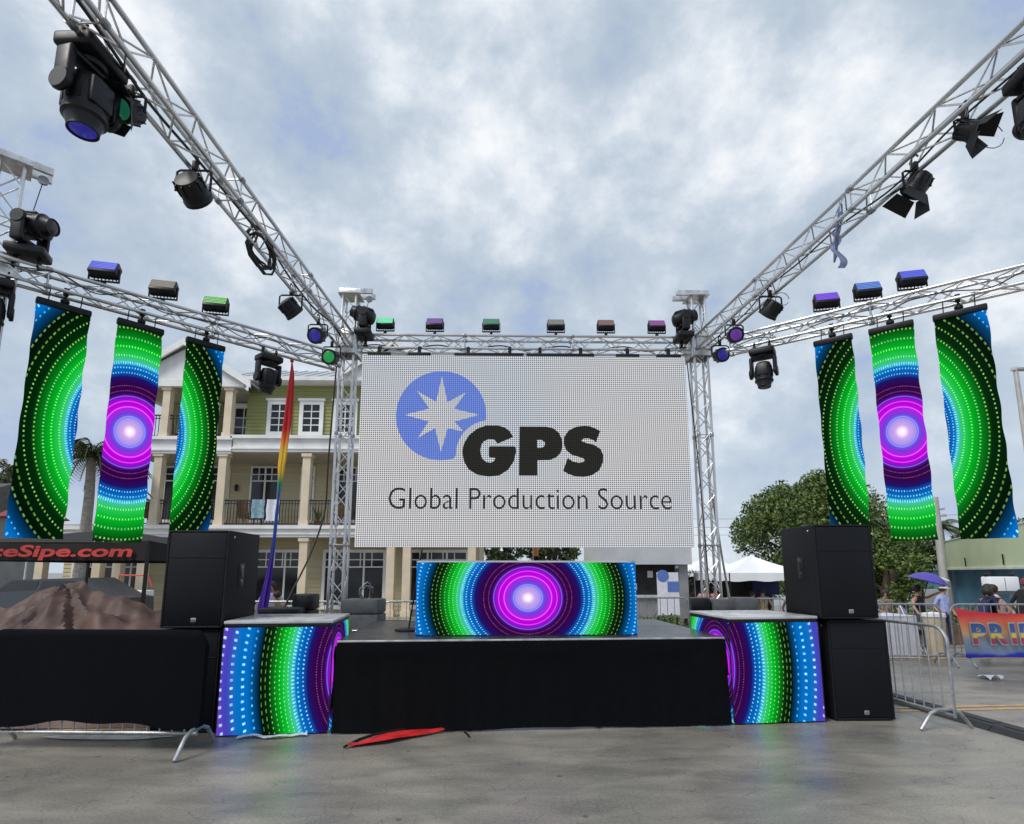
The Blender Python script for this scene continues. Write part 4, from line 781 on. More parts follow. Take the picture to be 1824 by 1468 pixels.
def column(x, z0, z1, y=21.12, w_=.30):
    c = H_('column', bx(x-w_/2, x+w_/2, y-w_/2, y+w_/2, z0, z1), 'column'); o = Vector((x, y, 0))
    MB().bbox(x-w_*.66, x+w_*.66, y-w_*.66, y+w_*.66, z1-.14, z1-.002).build('capital', 'column', c, smooth=0); MB().bbox(x-w_*.6, x+w_*.6, y-w_*.6, y+w_*.6, z0+.002, z0+.22).build('plinth', 'column', c, smooth=0)
for x in (-14.4, -13.2, -10.74, -7.52, -4.15, -1.1): column(x, 3.37, 6.2, 21.2)
for x in (-13.12, -10.70, -14.45): column(x, 6.8, 8.86, 21.2, .28)
for x in (-17.2, -15.1, -14.35, -13.45, -10.7, -7.46, -4.17, -3.56, -1.1): column(x, 0, 2.93, 21.2)
H_('knee_wall', bx(-17.3, -14.5, 21.3, 21.45, 0, .9), 'siding_green')
def window(x0, x1, z0, z1, y, cols, rows, trim=.11, head=True, transom=None, sill=True):
    mb = MB(); t_ = trim
    mb.bbox(x0-t_, x0, y-.07, y, z0-t_, z1+t_); mb.bbox(x1, x1+t_, y-.07, y, z0-t_, z1+t_); mb.bbox(x0, x1, y-.07, y, z1, z1+t_); mb.bbox(x0, x1, y-.07, y, z0-t_, z0)
    f = H_('window', mb, 'trim')
    MB().bbox(x0+.001, x1-.001, y-.025, y-.02, z0+.001, z1-.001).build('pane', 'glass_dark', f, smooth=0)
    mb = MB(); tt = .02
    if transom: zs = [transom]+[transom+(z1-transom)*.5]; 
    else: zs = [z0+(z1-z0)*j/rows for j in range(1, rows)]
    for z in zs: mb.bbox(x0, x1, y-.045, y-.0255, z-tt-(.012 if z == zs[0] and transom else 0), z+tt)
    for i in range(1, cols): x = x0+(x1-x0)*i/cols; mb.bbox(x-tt, x+tt, y-.047, y-.0255, z0 if not transom else transom, z1)
    if transom:
        for i in ([1] if cols < 5 else [1, 2]): x = x0+(x1-x0)*i/(2 if cols < 5 else 3); mb.bbox(x-.035, x+.035, y-.05, y-.0255, z0, z1)
    mb.build('muntin', 'trim', f, smooth=0)
    if head: MB().bbox(x0-t_-.06, x1+t_+.06, y-.12, y, z1+t_, z1+t_+.09).build('head_trim', 'trim', f, smooth=0)
    if sill: MB().bbox(x0-t_-.04, x1+t_+.04, y-.12, y, z0-t_-.05, z0-t_).build('sill', 'trim', f, smooth=0)
for x in (-9.05, -7.75, -6.38, -5.0, -3.6, -2.2): window(x-.33, x+.33, 7.28, 8.42, 21.975, 2, 4, .16)
window(-12.9, -12.2, 6.95, 8.6, 23.17, 2, 4, .12); window(-11.4, -10.7, 6.95, 8.6, 23.17, 2, 4, .12)
for x0, x1 in ((-14.1, -13.3), (-12.3, -11.5), (-10.5, -9.42), (-8.4, -7.95), (-6.9, -5.9), (-4.6, -3.5)): window(x0, x1, 3.8, 6.0, 23.17, 2 if x1-x0 < .9 else 4, 2, .07, False, 5.45)
for x0, x1 in ((-9.72, -8.10), (-7.02, -4.72), (-3.72, -1.40), (-12.75, -12.2), (-11.9, -10.9), (-16.9, -15.4), (-15.2, -14.2)): window(x0, x1, .35, 2.42, 22.47, 5 if x1-x0 > 1 else 2, 2, .12, False, 1.85)
# the rooms behind are only glimpsed: railings
def railing(x0, x1, z, y, h=1.02):
    mb = MB(); mb.bbox(x0, x1, y-.03, y+.03, z+h-.05, z+h); mb.bbox(x0, x1, y-.02, y+.02, z+.08, z+.12); mb.bbox(x0, x1, y-.02, y+.02, z+h-.16, z+h-.13)
    r_ = H_('railing', mb, 'railing'); mb = MB(); n = int((x1-x0)/.115)
    for i in range(1, n): x = x0+(x1-x0)*i/n; mb.bbox(x-.011, x+.011, y-.011, y+.011, z+.12, z+h-.05)
    stuff(mb.build('baluster', 'railing', r_, smooth=0))
for a, b in ((-14.25, -13.35), (-13.05, -10.9), (-10.59, -7.68), (-7.36, -4.31), (-3.99, -1.26)): railing(a, b, 3.37, 21.2)
railing(-14.3, -13.27, 6.8, 21.2, .95); railing(-12.97, -10.85, 6.8, 21.2, .95)
# roofs
def slab(pts, th, name, mat='roof_metal'): mb = MB(); k = len(pts); mb.v = [tuple(p) for p in pts]+[(p[0], p[1], p[2]-th) for p in pts]; mb.f = [tuple(range(k)), tuple(range(2*k-1, k-1, -1))]+[(i, i+k, (i+1) % k+k, (i+1) % k) for i in range(k)]; return H_(name, mb, mat)
ex, ez, ey, ry, rz_ = (-10.3, -.5), 9.42, 21.45, 24.6, 10.85
rf = slab([(ex[0]-1.2, ey, ez), (ex[1], ey, ez), (ex[1], ry, rz_), (ex[0]-1.2, ry, rz_)], .08, 'roof'); slab([(ex[1], 27.8, ez), (-11.5, 27.8, ez), (-11.5, ry, rz_), (ex[1], ry, rz_)], .08, 'roof')
sm_ = MB().tube([(0, 0, 0), (0, 0, 1)], .022, 4).mesh('roof_seam', 'roof_metal', smooth=0)
for i in range(22): x = -10.9+i*.48; place('roof_seam', sm_, rf, align((x, ey, ez+.02), (x, ry, rz_+.02)))
H_('gutter', bx(-10.3, -.5, 21.36, 21.45, 9.27, 9.43), 'trim'); H_('soffit', bx(-10.3, -.6, 21.45, 22.0, 9.25, 9.30), 'trim')
def gable(xa, xb, zb_, xp, zp_, y0, y1):
    mb = MB().poly([[(xa+.35, zb_), (xb-.35, zb_), (xp, zp_-.28)]], y0+.25, .1); H_('pediment', mb, 'trim')
    for (x, z) in ((xa, zb_-.12), (xb, zb_-.12)):
        r_ = slab([(x, y0, z), (x, y1, z), (xp, y1, zp_), (xp, y0, zp_)] if x < xp else [(xp, y0, zp_), (xp, y1, zp_), (x, y1, z), (x, y0, z)], .07, 'roof')
        b = MB(); d = Vector((xp-x, 0, zp_-z)); b.v = [(x, y0-.04, z-.26), (xp, y0-.04, zp_-.26), (xp, y0-.04, zp_+.02), (x, y0-.04, z+.02), (x, y0+.05, z-.26), (xp, y0+.05, zp_-.26), (xp, y0+.05, zp_+.02), (x, y0+.05, z+.02)]; b.f = [(0, 1, 2, 3), (7, 6, 5, 4), (0, 4, 5, 1), (3, 2, 6, 7), (0, 3, 7, 4), (1, 5, 6, 2)]; H_('rake_board', b, 'trim')
    H_('entablature', bx(xa+.35, xb-.35, y0+.2, y0+.40, zb_-.26, zb_), 'trim')
gable(-15.1, -9.75, 9.1, -12.45, 10.72, 20.75, 24.6)
gable(-6.6, -2.2, 9.62, -4.4, 11.0, 21.2, 24.6)
# things on the balcony
def towel(label, x0, x1, z0, mat):
    tag(MB().grid(lambda u, v: (x0+u*(x1-x0)+.012*math.sin(v*9), 21.14-.02*math.sin(u*9), z0+(4.40-z0)*v), 14, 10).build('towel', mat), label, 'towel', None)
towel('blue-grey towel hung over the second-floor balcony railing', -9.55, -9.05, 3.68, 'towel_blue'); towel('off-white patterned blanket hung over the balcony railing beside the towel', -8.98, -8.50, 3.58, 'white_cloth')
def chair(label, x, y, z, rz, mat='brown'):
    t = thing('balcony_chair', label, 'chair', (x, y, z), rz, group='chairs on the house balcony'); MB().rbox((0, 0, .43), (.5, .48, .06), .02).build('seat', mat, t); MB().rbox((0, .23, .75), (.48, .06, .6), .02, rot=(R(-10), 0, 0)).build('backrest', mat, t)
    for a in (-1, 1):
        for b in (-1, 1): MB().tube([(a*.22, b*.21, 0), (a*.22, b*.21, .42)], .018, 6).build('leg', mat, t)
chair('dark slatted chair on the balcony, left of the blue-grey towel', -10.1, 21.9, 3.34, R(170)); chair('dark chair on the balcony right of the rainbow cloth', -6.4, 21.9, 3.34, R(200)); chair('dark chair on the balcony between the left LED banners', -12.4, 22.0, 3.34, R(160))
t = thing('potted_plant', 'small potted plant with spiky leaves on the balcony corner', 'plant', (-7.15, 21.6, 3.34)); MB().lathe([(.10, 0), (.15, .28), (.13, .28)], 14).build('pot', 'brown', t)
mb = MB()
for i in range(26): a = random.uniform(0, 2*PI); l = random.uniform(.35, .7); b = Vector((math.cos(a), math.sin(a), 0)); p = [b*.03+Vector((0, 0, .25)), b*.12*l*2+Vector((0, 0, .25+l*.6)), b*.3*l*1.5+Vector((0, 0, .25+l))]; n_ = Vector((-b.y, b.x, 0))*.025; mb.add([p[0]-n_, p[0]+n_, p[1]-n_, p[1]+n_, p[2]], [(0, 1, 3, 2), (2, 3, 4)])
mb.build('leaves', 'leaves', t, smooth=0)

# ------------------------------------------------------------------ vegetation
def leaf_cloud(centres, radii, per, size, seed):
    rng = np.random.default_rng(seed); V = []; 
    for c, r in zip(centres, radii):
        n = int(per*r*r); d = rng.normal(size=(n, 3)); d /= np.linalg.norm(d, axis=1)[:, None]; rad = r*(rng.uniform(.55, 1.08, n))[:, None]; p = np.array(c)+d*rad*np.array([1, 1, .8])
        a = rng.normal(size=(n, 3))+d*.7; a /= np.linalg.norm(a, axis=1)[:, None]; b = np.cross(a, rng.normal(size=(n, 3))); b /= np.linalg.norm(b, axis=1)[:, None]; c2 = np.cross(a, b); s = size*rng.uniform(.5, 1.2, n)[:, None]
        V.append(np.stack([p-b*s, p-c2*s*.45, p+b*s, p+c2*s*.45], 1).reshape(-1, 3))
    V = np.concatenate(V); return V
def leaf_obj(name, V, mat, parent):
    n = len(V)//4; me = bpy.data.meshes.new(name); me.vertices.add(len(V)); me.vertices.foreach_set('co', V.ravel()); me.loops.add(len(V)); me.loops.foreach_set('vertex_index', np.arange(len(V))); me.polygons.add(n); me.polygons.foreach_set('loop_start', np.arange(n)*4); me.materials.append(MAT[mat]); me.update(); me.validate()
    return link(name, me, parent)
def tree(label, x, y, h, rx, rz_, seed, mat='leaves', per=420, size=.15, trunk=.22, nclump=34, ry=None, group='trees in the background', low=.3):
    rnd = random.Random(seed); z0 = gz(x, y); t = thing('leafy_tree', label, 'tree', (x, y, z0), group=group); cz = h-rz_; ry = ry or rx
    cs, rs = [], []
    for i in range(nclump):
        a = rnd.uniform(0, 2*PI); u = rnd.uniform(-.75, 1); q = math.sqrt(max(0, 1-u*u))*rnd.uniform(.55, 1.0); cs.append((q*rx*.82*math.cos(a), q*ry*.82*math.sin(a), cz+u*rz_*.82)); rs.append(rnd.uniform(.16, .30)*rx)
    leaf_obj('crown', leaf_cloud(cs, rs, per, size, seed), mat, t)
    mb = MB().tube([(0, 0, -.1), (.05, .03, cz*.35), (-.04, .05, cz*.75), (0, 0, cz)], [trunk*1.25, trunk, trunk*.8, trunk*.5], 9); mb.build('trunk', 'bark', t)
    for i in range(9): c = cs[i*3 % nclump]; s = (0, 0, cz*.55+i*.03*cz); m = tuple((a+b)/2+rnd.uniform(-.2, .2) for a, b in zip(s, c)); MB().tube([s, m, c], [trunk*.55, trunk*.32, trunk*.12], 6).build('limb', 'bark', t)
    return t
tree('big round leafy tree rising behind the right loudspeakers', 17.6, 30, 7.6, 4.7, 3.9, 11, nclump=75, size=.125, per=520)
tree('lower spreading tree right of the loudspeakers, beside the pale green building', 17.9, 25.5, 4.1, 2.3, 2.1, 12, size=.11, nclump=36, per=700)
tree('tree peeking between the right LED banners', 20.6, 30, 4.9, 1.8, 1.9, 13, 'leaves_pale', size=.15, nclump=20)
tree('tree beside the tall lamp post at the far right edge', 30.5, 33, 6.0, 2.6, 2.3, 14, 'leaves_pale', size=.18)
tree('tree glimpsed below the right end of the middle right banner', 24.6, 34, 4.9, 2.6, 2.0, 16, 'leaves', size=.18)
tree('spreading tree seen in the gap below the video wall, left of its centre', -.6, 36, 4.6, 2.1, 1.5, 21, 'leaves_dark', size=.16, low=.5)
tree('broad tree seen in the gap below the video wall, right of its centre', 3.3, 38, 4.5, 2.3, 1.6, 22, 'leaves_dark', size=.16)
tree('small tree between the snack trailer and the right tower', 7.6, 23, 2.4, .85, .9, 23, 'leaves_dark', size=.09, nclump=16, trunk=.07)
tree('leafy tree at the left frame edge behind the outermost banner', -24.6, 26, 7.4, 2.4, 2.3, 24, 'leaves_pale', size=.15)
tree('low distant tree left of the white tent', 12.1, 34, 2.3, 1.3, .9, 25, 'leaves_dark', size=.14, nclump=14, trunk=.1)
def palm(label, x, y, h, seed, nf=32, L_=2.4):
    rnd = random.Random(seed); t = thing('palm_tree', label, 'palm', (x, y, gz(x, y)), group='palm trees'); MB().tube([(0, 0, -.1), (.1, 0, h*.4), (.05, .05, h*.75), (0, 0, h)], [.24, .19, .16, .14], 10).build('trunk', 'palm_trunk', t)
    for i in range(nf):
        a = 2*PI*i/nf+rnd.uniform(-.15, .15); el = rnd.uniform(-.5, 1.15); d = Vector((math.cos(a), math.sin(a), 0)); mb = MB(); sp = []
        for k in range(9): s = k/8; sp.append(Vector((0, 0, h))+d*L_*s*math.cos(el*(1-s*.4))*.9+Vector((0, 0, L_*(math.sin(el)*s-.95*s*s*(1 if el > 0 else .35)))))
        mb.tube(sp, [.022]*8+[.006], 4); side = Vector((-d.y, d.x, 0))
        for k in range(1, 9):
            for q in (-1, 1):
                for j in range(3):
                    f = (k-1+j/3)/8; k0 = min(7, int(f*8)); p = sp[k0].lerp(sp[k0+1], f*8-k0); l = .62*math.sin(PI*min(.97, f*.85+.12)); e_ = p+side*q*l*.8+d*l*.45+Vector((0, 0, -l*.45)); w_ = d*.04; mb.add([p-w_, p+w_, e_], [(0, 1, 2)])
        mb.build('frond', 'leaves_palm', t, smooth=0)
palm('palm tree between the outermost and middle left LED banners', -15.1, 20.2, 5.9, 31); palm('palm glimpsed between the middle and outermost right banners', 26.0, 32, 4.8, 33, 16, 1.9); palm('thin palm right of the innermost right banner', 17.9, 27.4, 5.0, 34, 16, 1.7)
def bush(label, x, y, w_, d_, h, seed, mat='leaves', name='bush'):
    rnd = random.Random(seed); cs = [(rnd.uniform(-w_/2, w_/2), rnd.uniform(-d_/2, d_/2), rnd.uniform(.15, .7)*h) for _ in range(14)]; t = thing(name, label, 'bush', (x, y, gz(x, y))); leaf_obj('foliage', leaf_cloud(cs, [h*.38]*14, 900, .07, seed), mat, t); MB().tube([(0, 0, -.05), (0, 0, h*.5)], .03, 6).build('stem', 'bark', t)
bush('low grassy bush behind the barricade right of the DJ booth', 3.75, 13.6, 1.0, .5, .75, 41)
hd = thing('hedge', 'long low hedge in a brown planter before the blue wall', 'hedge', (14.2, 16.2, gz(14.2, 16.2)), R(-8)); leaf_obj('foliage', leaf_cloud([(-2.6+i*.26, .1*math.sin(i*3), .78+.05*math.sin(i*5)) for i in range(24)], [.30]*24, 1500, .06, 42), 'leaves', hd); MB().bbox(-2.9, 3.7, -.3, .3, 0, .52).build('planter', 'hedge_soil', hd, smooth=0)

# ------------------------------------------------------------------ buildings and poles on the right
bb = thing('low_building', 'long low building with a blue painted wall and pale green fascia', 'building', (26, 33, -.5)); a_, b_ = Vector((8.6, 13)), Vector((-9.3, -18)); dd = (b_-a_).normalized(); nn = Vector((-dd.y, dd.x)) 
def wallq(z0, z1, off, th, name, mat):
    mb = MB(); P = [a_-nn*off, b_-nn*off, b_-nn*(off-th), a_-nn*(off-th)]; mb.v = [(p.x, p.y, z) for z in (z0, z1) for p in P]; mb.f = [(0, 1, 2, 3), (7, 6, 5, 4), (0, 4, 5, 1), (1, 5, 6, 2), (2, 6, 7, 3), (3, 7, 4, 0)]; return mb.build(name, mat, bb, smooth=0)
wallq(0, 2.32, 0, .3, 'wall', 'blue_wall'); wallq(2.32, 3.85, .5, .8, 'parapet', 'green_render'); wallq(2.26, 2.34, .56, .9, 'drip_edge', 'trim'); wallq(3.85, 3.90, .53, .9, 'coping', 'trim')
for k in (.35, .62, .8):
    p = a_.lerp(b_, k)-nn*.55; MB().tube([(p.x, p.y, 2.42), (p.x, p.y, 2.85)], .03, 6).build('drain_pipe', 'railing', bb)
def pole(name, label, cat, x, y, h, r0, r1, mat='steel_pole'): t = thing(name, label, cat, (x, y, gz(x, y))); MB().tube([(0, 0, -.1), (0, 0, h*.5), (0, 0, h)], [r0, (r0+r1)/2, r1], 12).build('pole', mat, t); return t
t = pole('utility_pole', 'pale wooden utility pole rising before the blue wall, between banners', 'utility pole', 16.15, 20, 4.9, .14, .12)
for z, w_ in ((4.2, .28), (4.45, .22)): MB().box((.1, 0, z), (w_*2, .05, .05)).build('crossarm', 'steel_pole', t); 
for z in (4.28, 4.52): MB().lathe([(.04, 0), (.05, .05), (.02, .09)], 10, Matrix.Translation((.3, 0, z-.05))).build('insulator', 'white_metal', t)
t = pole('lamp_post', 'tall lamp post at the far right edge with a flat lamp head', 'lamp post', 17.95, 18, 9.15, .11, .07); MB().rbox((.55, 0, 9.15), (1.15, .22, .09), .02).build('lamp_head', 'steel_pole', t); MB().rbox((-.04, 0, 9.16), (.16, .16, .14), .02).build('bracket', 'white_metal', t)
for k, (za, zb2) in enumerate(((5.6, 5.2), (4.9, 4.7), (4.2, 4.3))): tag(MB().tube([(-2+i*3.6, 42-i*.6, za+(zb2-za)*i/10+.35*((i-5)/5)**2) for i in range(11)], .014, 4).build('overhead_wire', 'cable'), ['highest', 'middle', 'lowest'][k]+' overhead wire crossing the sky behind the right tower', 'wire')

# snack trailer right of the booth
tr = thing('food_trailer', 'grey food trailer with a wide pale fascia and dark serving hatch', 'trailer', (5.4, 20, gz(5.4, 20)))
MB().bbox(-1.9, 1.35, 0, 2.6, .3, 1.0).build('lower_body', 'trailer_grey', tr, smooth=0); MB().bbox(-1.9, 1.35, .4, 2.6, 1.0, 2.15).build('interior', 'inside_shade', tr, smooth=0)  # solid block, the hatch's inner shade painted as its colour
MB().bbox(-2.0, 1.42, -.35, 2.6, 2.15, 2.95).build('fascia', 'pale_grey', tr, smooth=0); MB().bbox(1.02, 1.34, -.1, .4, .25, 2.15).build('door_post', 'trailer_grey', tr, smooth=0); MB().bbox(-1.9, 1.0, -.12, .4, 1.0, 1.06).build('counter', 'white_metal', tr, smooth=0); MB().bbox(-2.02, 1.44, -.37, .4, 2.95, 2.98).build('top_trim', 'railing', tr, smooth=0)
for i, (x, z) in enumerate(((-.5, 1.35), (.1, 1.8), (-.9, 1.2))): MB().bbox(x-.1, x+.1, .385, .395, z-.12, z+.12).build('notice', 'white_cloth', tr, smooth=0)
mb = MB(); [mb.tube([(x, y, -.02), (x, y, .3)], .06, 8) for x in (-1.5, 1) for y in (.3, 2.3)]; mb.build('support_leg', 'black_metal', tr)
for x in (-1.0, .9): MB().lathe([(.0, -.07), (.06, -.04), (.06, .04), (.0, .07)], 12, Matrix.Translation((x, -.2, 2.06))).build('lamp', 'white_metal', tr)
sg = thing('menu_board', 'blue and white menu board on a stand before the food trailer', 'sign', (5.60, 18.6, gz(5.60, 18.6))); mb = MB().bbox(-.36, .36, -.02, .02, .5, 1.9); mb.build('board', 'white_cloth', sg, smooth=0); MB().lathe([(.20, -.03), (.20, .03)], 20, Matrix.Translation((-.16, 0, 1.78)) @ Matrix.Rotation(PI/2, 4, 'X')).build('disc', 'sign_blue', sg); MB().bbox(-.02, .38, -.026, -.021, 1.25, 1.6).build('print_panel', 'sign_blue', sg, smooth=0); MB().tube([(0, .04, 0), (0, .04, 1.7)], .03, 6).build('post', 'black_metal', sg)

# white tents
def tent(label, x, y, w_, eave, peak, rz=0):
    t = thing('white_canopy', label, 'tent', (x, y, gz(x, y)), rz, group='white pop-up tents'); h = w_/2
    def roof(i):
        c = [(-h, -h), (h, -h), (h, h), (-h, h)]; A, B = c[i], c[(i+1) % 4]
        def fn(u, v): bx_ = A[0]*(1-u)+B[0]*u; by_ = A[1]*(1-u)+B[1]*u; k = (1-v); z = eave+(peak-eave)*(v**1.7*.75+v*.25)-.10*math.sin(PI*u)*math.sin(PI*v); return (bx_*k, by_*k, z)
        return fn
    for i in range(4):
        MB().grid(roof(i), 12, 10).build('roof_panel', 'tent_white', t)
        c = [(-h, -h), (h, -h), (h, h), (-h, h)]; A, B = c[i], c[(i+1) % 4]; MB().grid(lambda u, v: (A[0]*(1-u)+B[0]*u, A[1]*(1-u)+B[1]*u, eave-.26*v-.02*math.sin(u*PI*6)*v), 18, 2).build('valance', 'tent_white', t)
        if i == 2: MB().grid(lambda u, v: (A[0]*(1-u)+B[0]*u, A[1]*(1-u)+B[1]*u-.03-.02*math.sin(u*30), eave-.27-(eave-.3)*v), 20, 2).build('shade_sheet', 'inside_shade', t)  # added dark sheet, painted as the shade inside the tent
        MB().tube([(A[0]*.99, A[1]*.99, 0), (A[0]*.99, A[1]*.99, eave)], .022, 6).build('leg', 'black_metal' if i < 2 else 'white_metal', t)
tent('large white pop-up tent seen left of the right loudspeakers', 8.65, 19.0, 2.95, 2.12, 2.72, R(2)); tent('farther white tent just right of the right rear tower', 9.6, 25.5, 3.0, 2.2, 2.9, R(10)); tent('farthest white tent behind the right rear tower', 8.3, 28.5, 3.0, 2.3, 3.0, R(-8))
t = thing('booth_table', 'table with a blue cloth inside the large white tent', 'table', (9.3, 19.2, gz(9.3, 19.2))); MB().rbox((0, 0, .74), (1.5, .7, .04), .01).build('tabletop', 'sign_blue', t); MB().grid(lambda u, v: (-.75+1.5*u, -.36-.02*math.sin(u*20), .74-.6*v), 24, 3).build('cloth', 'navy', t); [MB().tube([(a*.65, b*.3, 0), (a*.65, b*.3, .72)], .02, 6).build('leg', 'black_metal', t) for a in (-1, 1) for b in (-1, 1)]
tag(MB().rbox((9.55, 19.95, 1.15), (.95, .04, .62), .01).build('display_screen', 'navy'), 'dark blue display board at the back of the large white tent', 'display')

# white table behind the right barricades
wt = thing('draped_table', 'table under a white floor-length cloth behind the right barricades', 'table', (7.55, 11.2, gz(7.55, 11.2)))
def cl(u, v):
    P = [(-.95, -.38), (.55, -.38), (.55, .38), (-.95, .38), (-.95, -.38)]; k = min(3, int(u*4)); f = u*4-k; x = P[k][0]*(1-f)+P[k+1][0]*f; y = P[k][1]*(1-f)+P[k+1][1]*f; q = 1+.05*v+.02*v*math.sin(u*90); return (x*q, y*q, .80-.78*v)
MB().grid(cl, 100, 8).build('cloth', 'white_cloth', wt, smooth=60); MB().rbox((-.2, 0, .805), (1.51, .77, .03), .008).build('tabletop', 'white_cloth', wt)
t = thing('folding_chair', 'pale folding chair tipped behind the white draped table', 'chair', (8.55, 11.6, gz(8.55, 11.6)+.02), R(50), rot=(0, R(20), R(40))); MB().rbox((0, 0, .45), (.42, .42, .04), .015).build('seat', 'grey_case', t); MB().rbox((0, .2, .8), (.42, .03, .34), .012).build('backrest', 'lilac', t); [MB().tube([(a*.2, -.2, 0), (a*.2, .2, .95)], .013, 6).build('leg', 'galv', t) for a in (-1, 1)]; [MB().tube([(a*.17, .2, 0), (a*.17, -.15, .5)], .013, 6).build('leg', 'galv', t) for a in (-1, 1)]
t = thing('litter_bin', 'cream tall bin beside the white draped table', 'bin', (8.62, 11.05, gz(8.6, 11.05))); MB().lathe([(.15, 0), (.19, .75), (.20, .78), (.17, .78)], 16).build('body', 'pcream', t); MB().lathe([(.21, .78), (.20, .84), (.05, .87)], 16).build('lid', 'tent_white', t)

# banner with rainbow letters
pb = thing('letter_banner', 'rainbow cloth banner reading PRIDE tied to the far right barricade', 'banner', (8.06, 9.84, .16))
def pf(u, v): return (u*2.1+.10*(1-v)*(1-u)-.02, -.05-.03*math.sin(u*8+v*3)-.015*math.sin(u*23)*(v), v*.86+(.10*(2*u-1)**2-.10)*v+.02*math.sin(u*6)*(1-v))
MB().grid(pf, 60, 24).build('cloth', 'pride_cloth', pb, smooth=60)
for mat_, off, dy in (('white_metal', .060, -.105), ('pride_letter', .028, -.117)):
    x = .17
    for ch, wd in (('P', .27), ('R', .31), ('I', .11), ('D', .31), ('E', .25)):
        me = text_mesh(ch, off, -.05); e_ = (.012 if off > .05 else -.004); fit_text(me, x-e_, x+wd+e_, 0-e_, .36+e_, dy); me.materials.clear(); me.materials.append(MAT[mat_]); link('letter' if off < .05 else 'letter_outline', me, pb, (0, 0, .26-.02)); x += wd+.055

# umbrella
um = thing('umbrella', 'open violet umbrella held over a visitor before the trees', 'umbrella', (9.80, 12.8, 1.16+gz(10, 13)), rot=(R(8), R(14), 0))
mb = MB(); 
for j in range(7):
    for i in range(24): a = 2*PI*i/24; r_ = .42*j/6; sc_ = 1-.04*abs(math.sin(a*4))*j/6; mb.v.append((r_*sc_*math.cos(a), r_*sc_*math.sin(a), .62-.20*(j/6)**2))
for j in range(6):
    for i in range(24): mb.f.append((j*24+i, (j+1)*24+i, (j+1)*24+(i+1) % 24, j*24+(i+1) % 24))
mb.build('canopy', 'umbrella', um); MB().tube([(0, 0, -.15), (0, 0, .66)], .008, 6).build('shaft', 'black_metal', um); MB().grid(lambda u, v: (.06+.18*u, -.26-.08*v, .585-.04*v-.02*u), 3, 2).build('printed_patch', 'white_cloth', um, smooth=0)
for i in range(8): a = 2*PI*i/8; MB().tube([(0, 0, .44), (.36*math.cos(a), .36*math.sin(a), .45)], .004, 4).build('rib', 'white_metal', um)

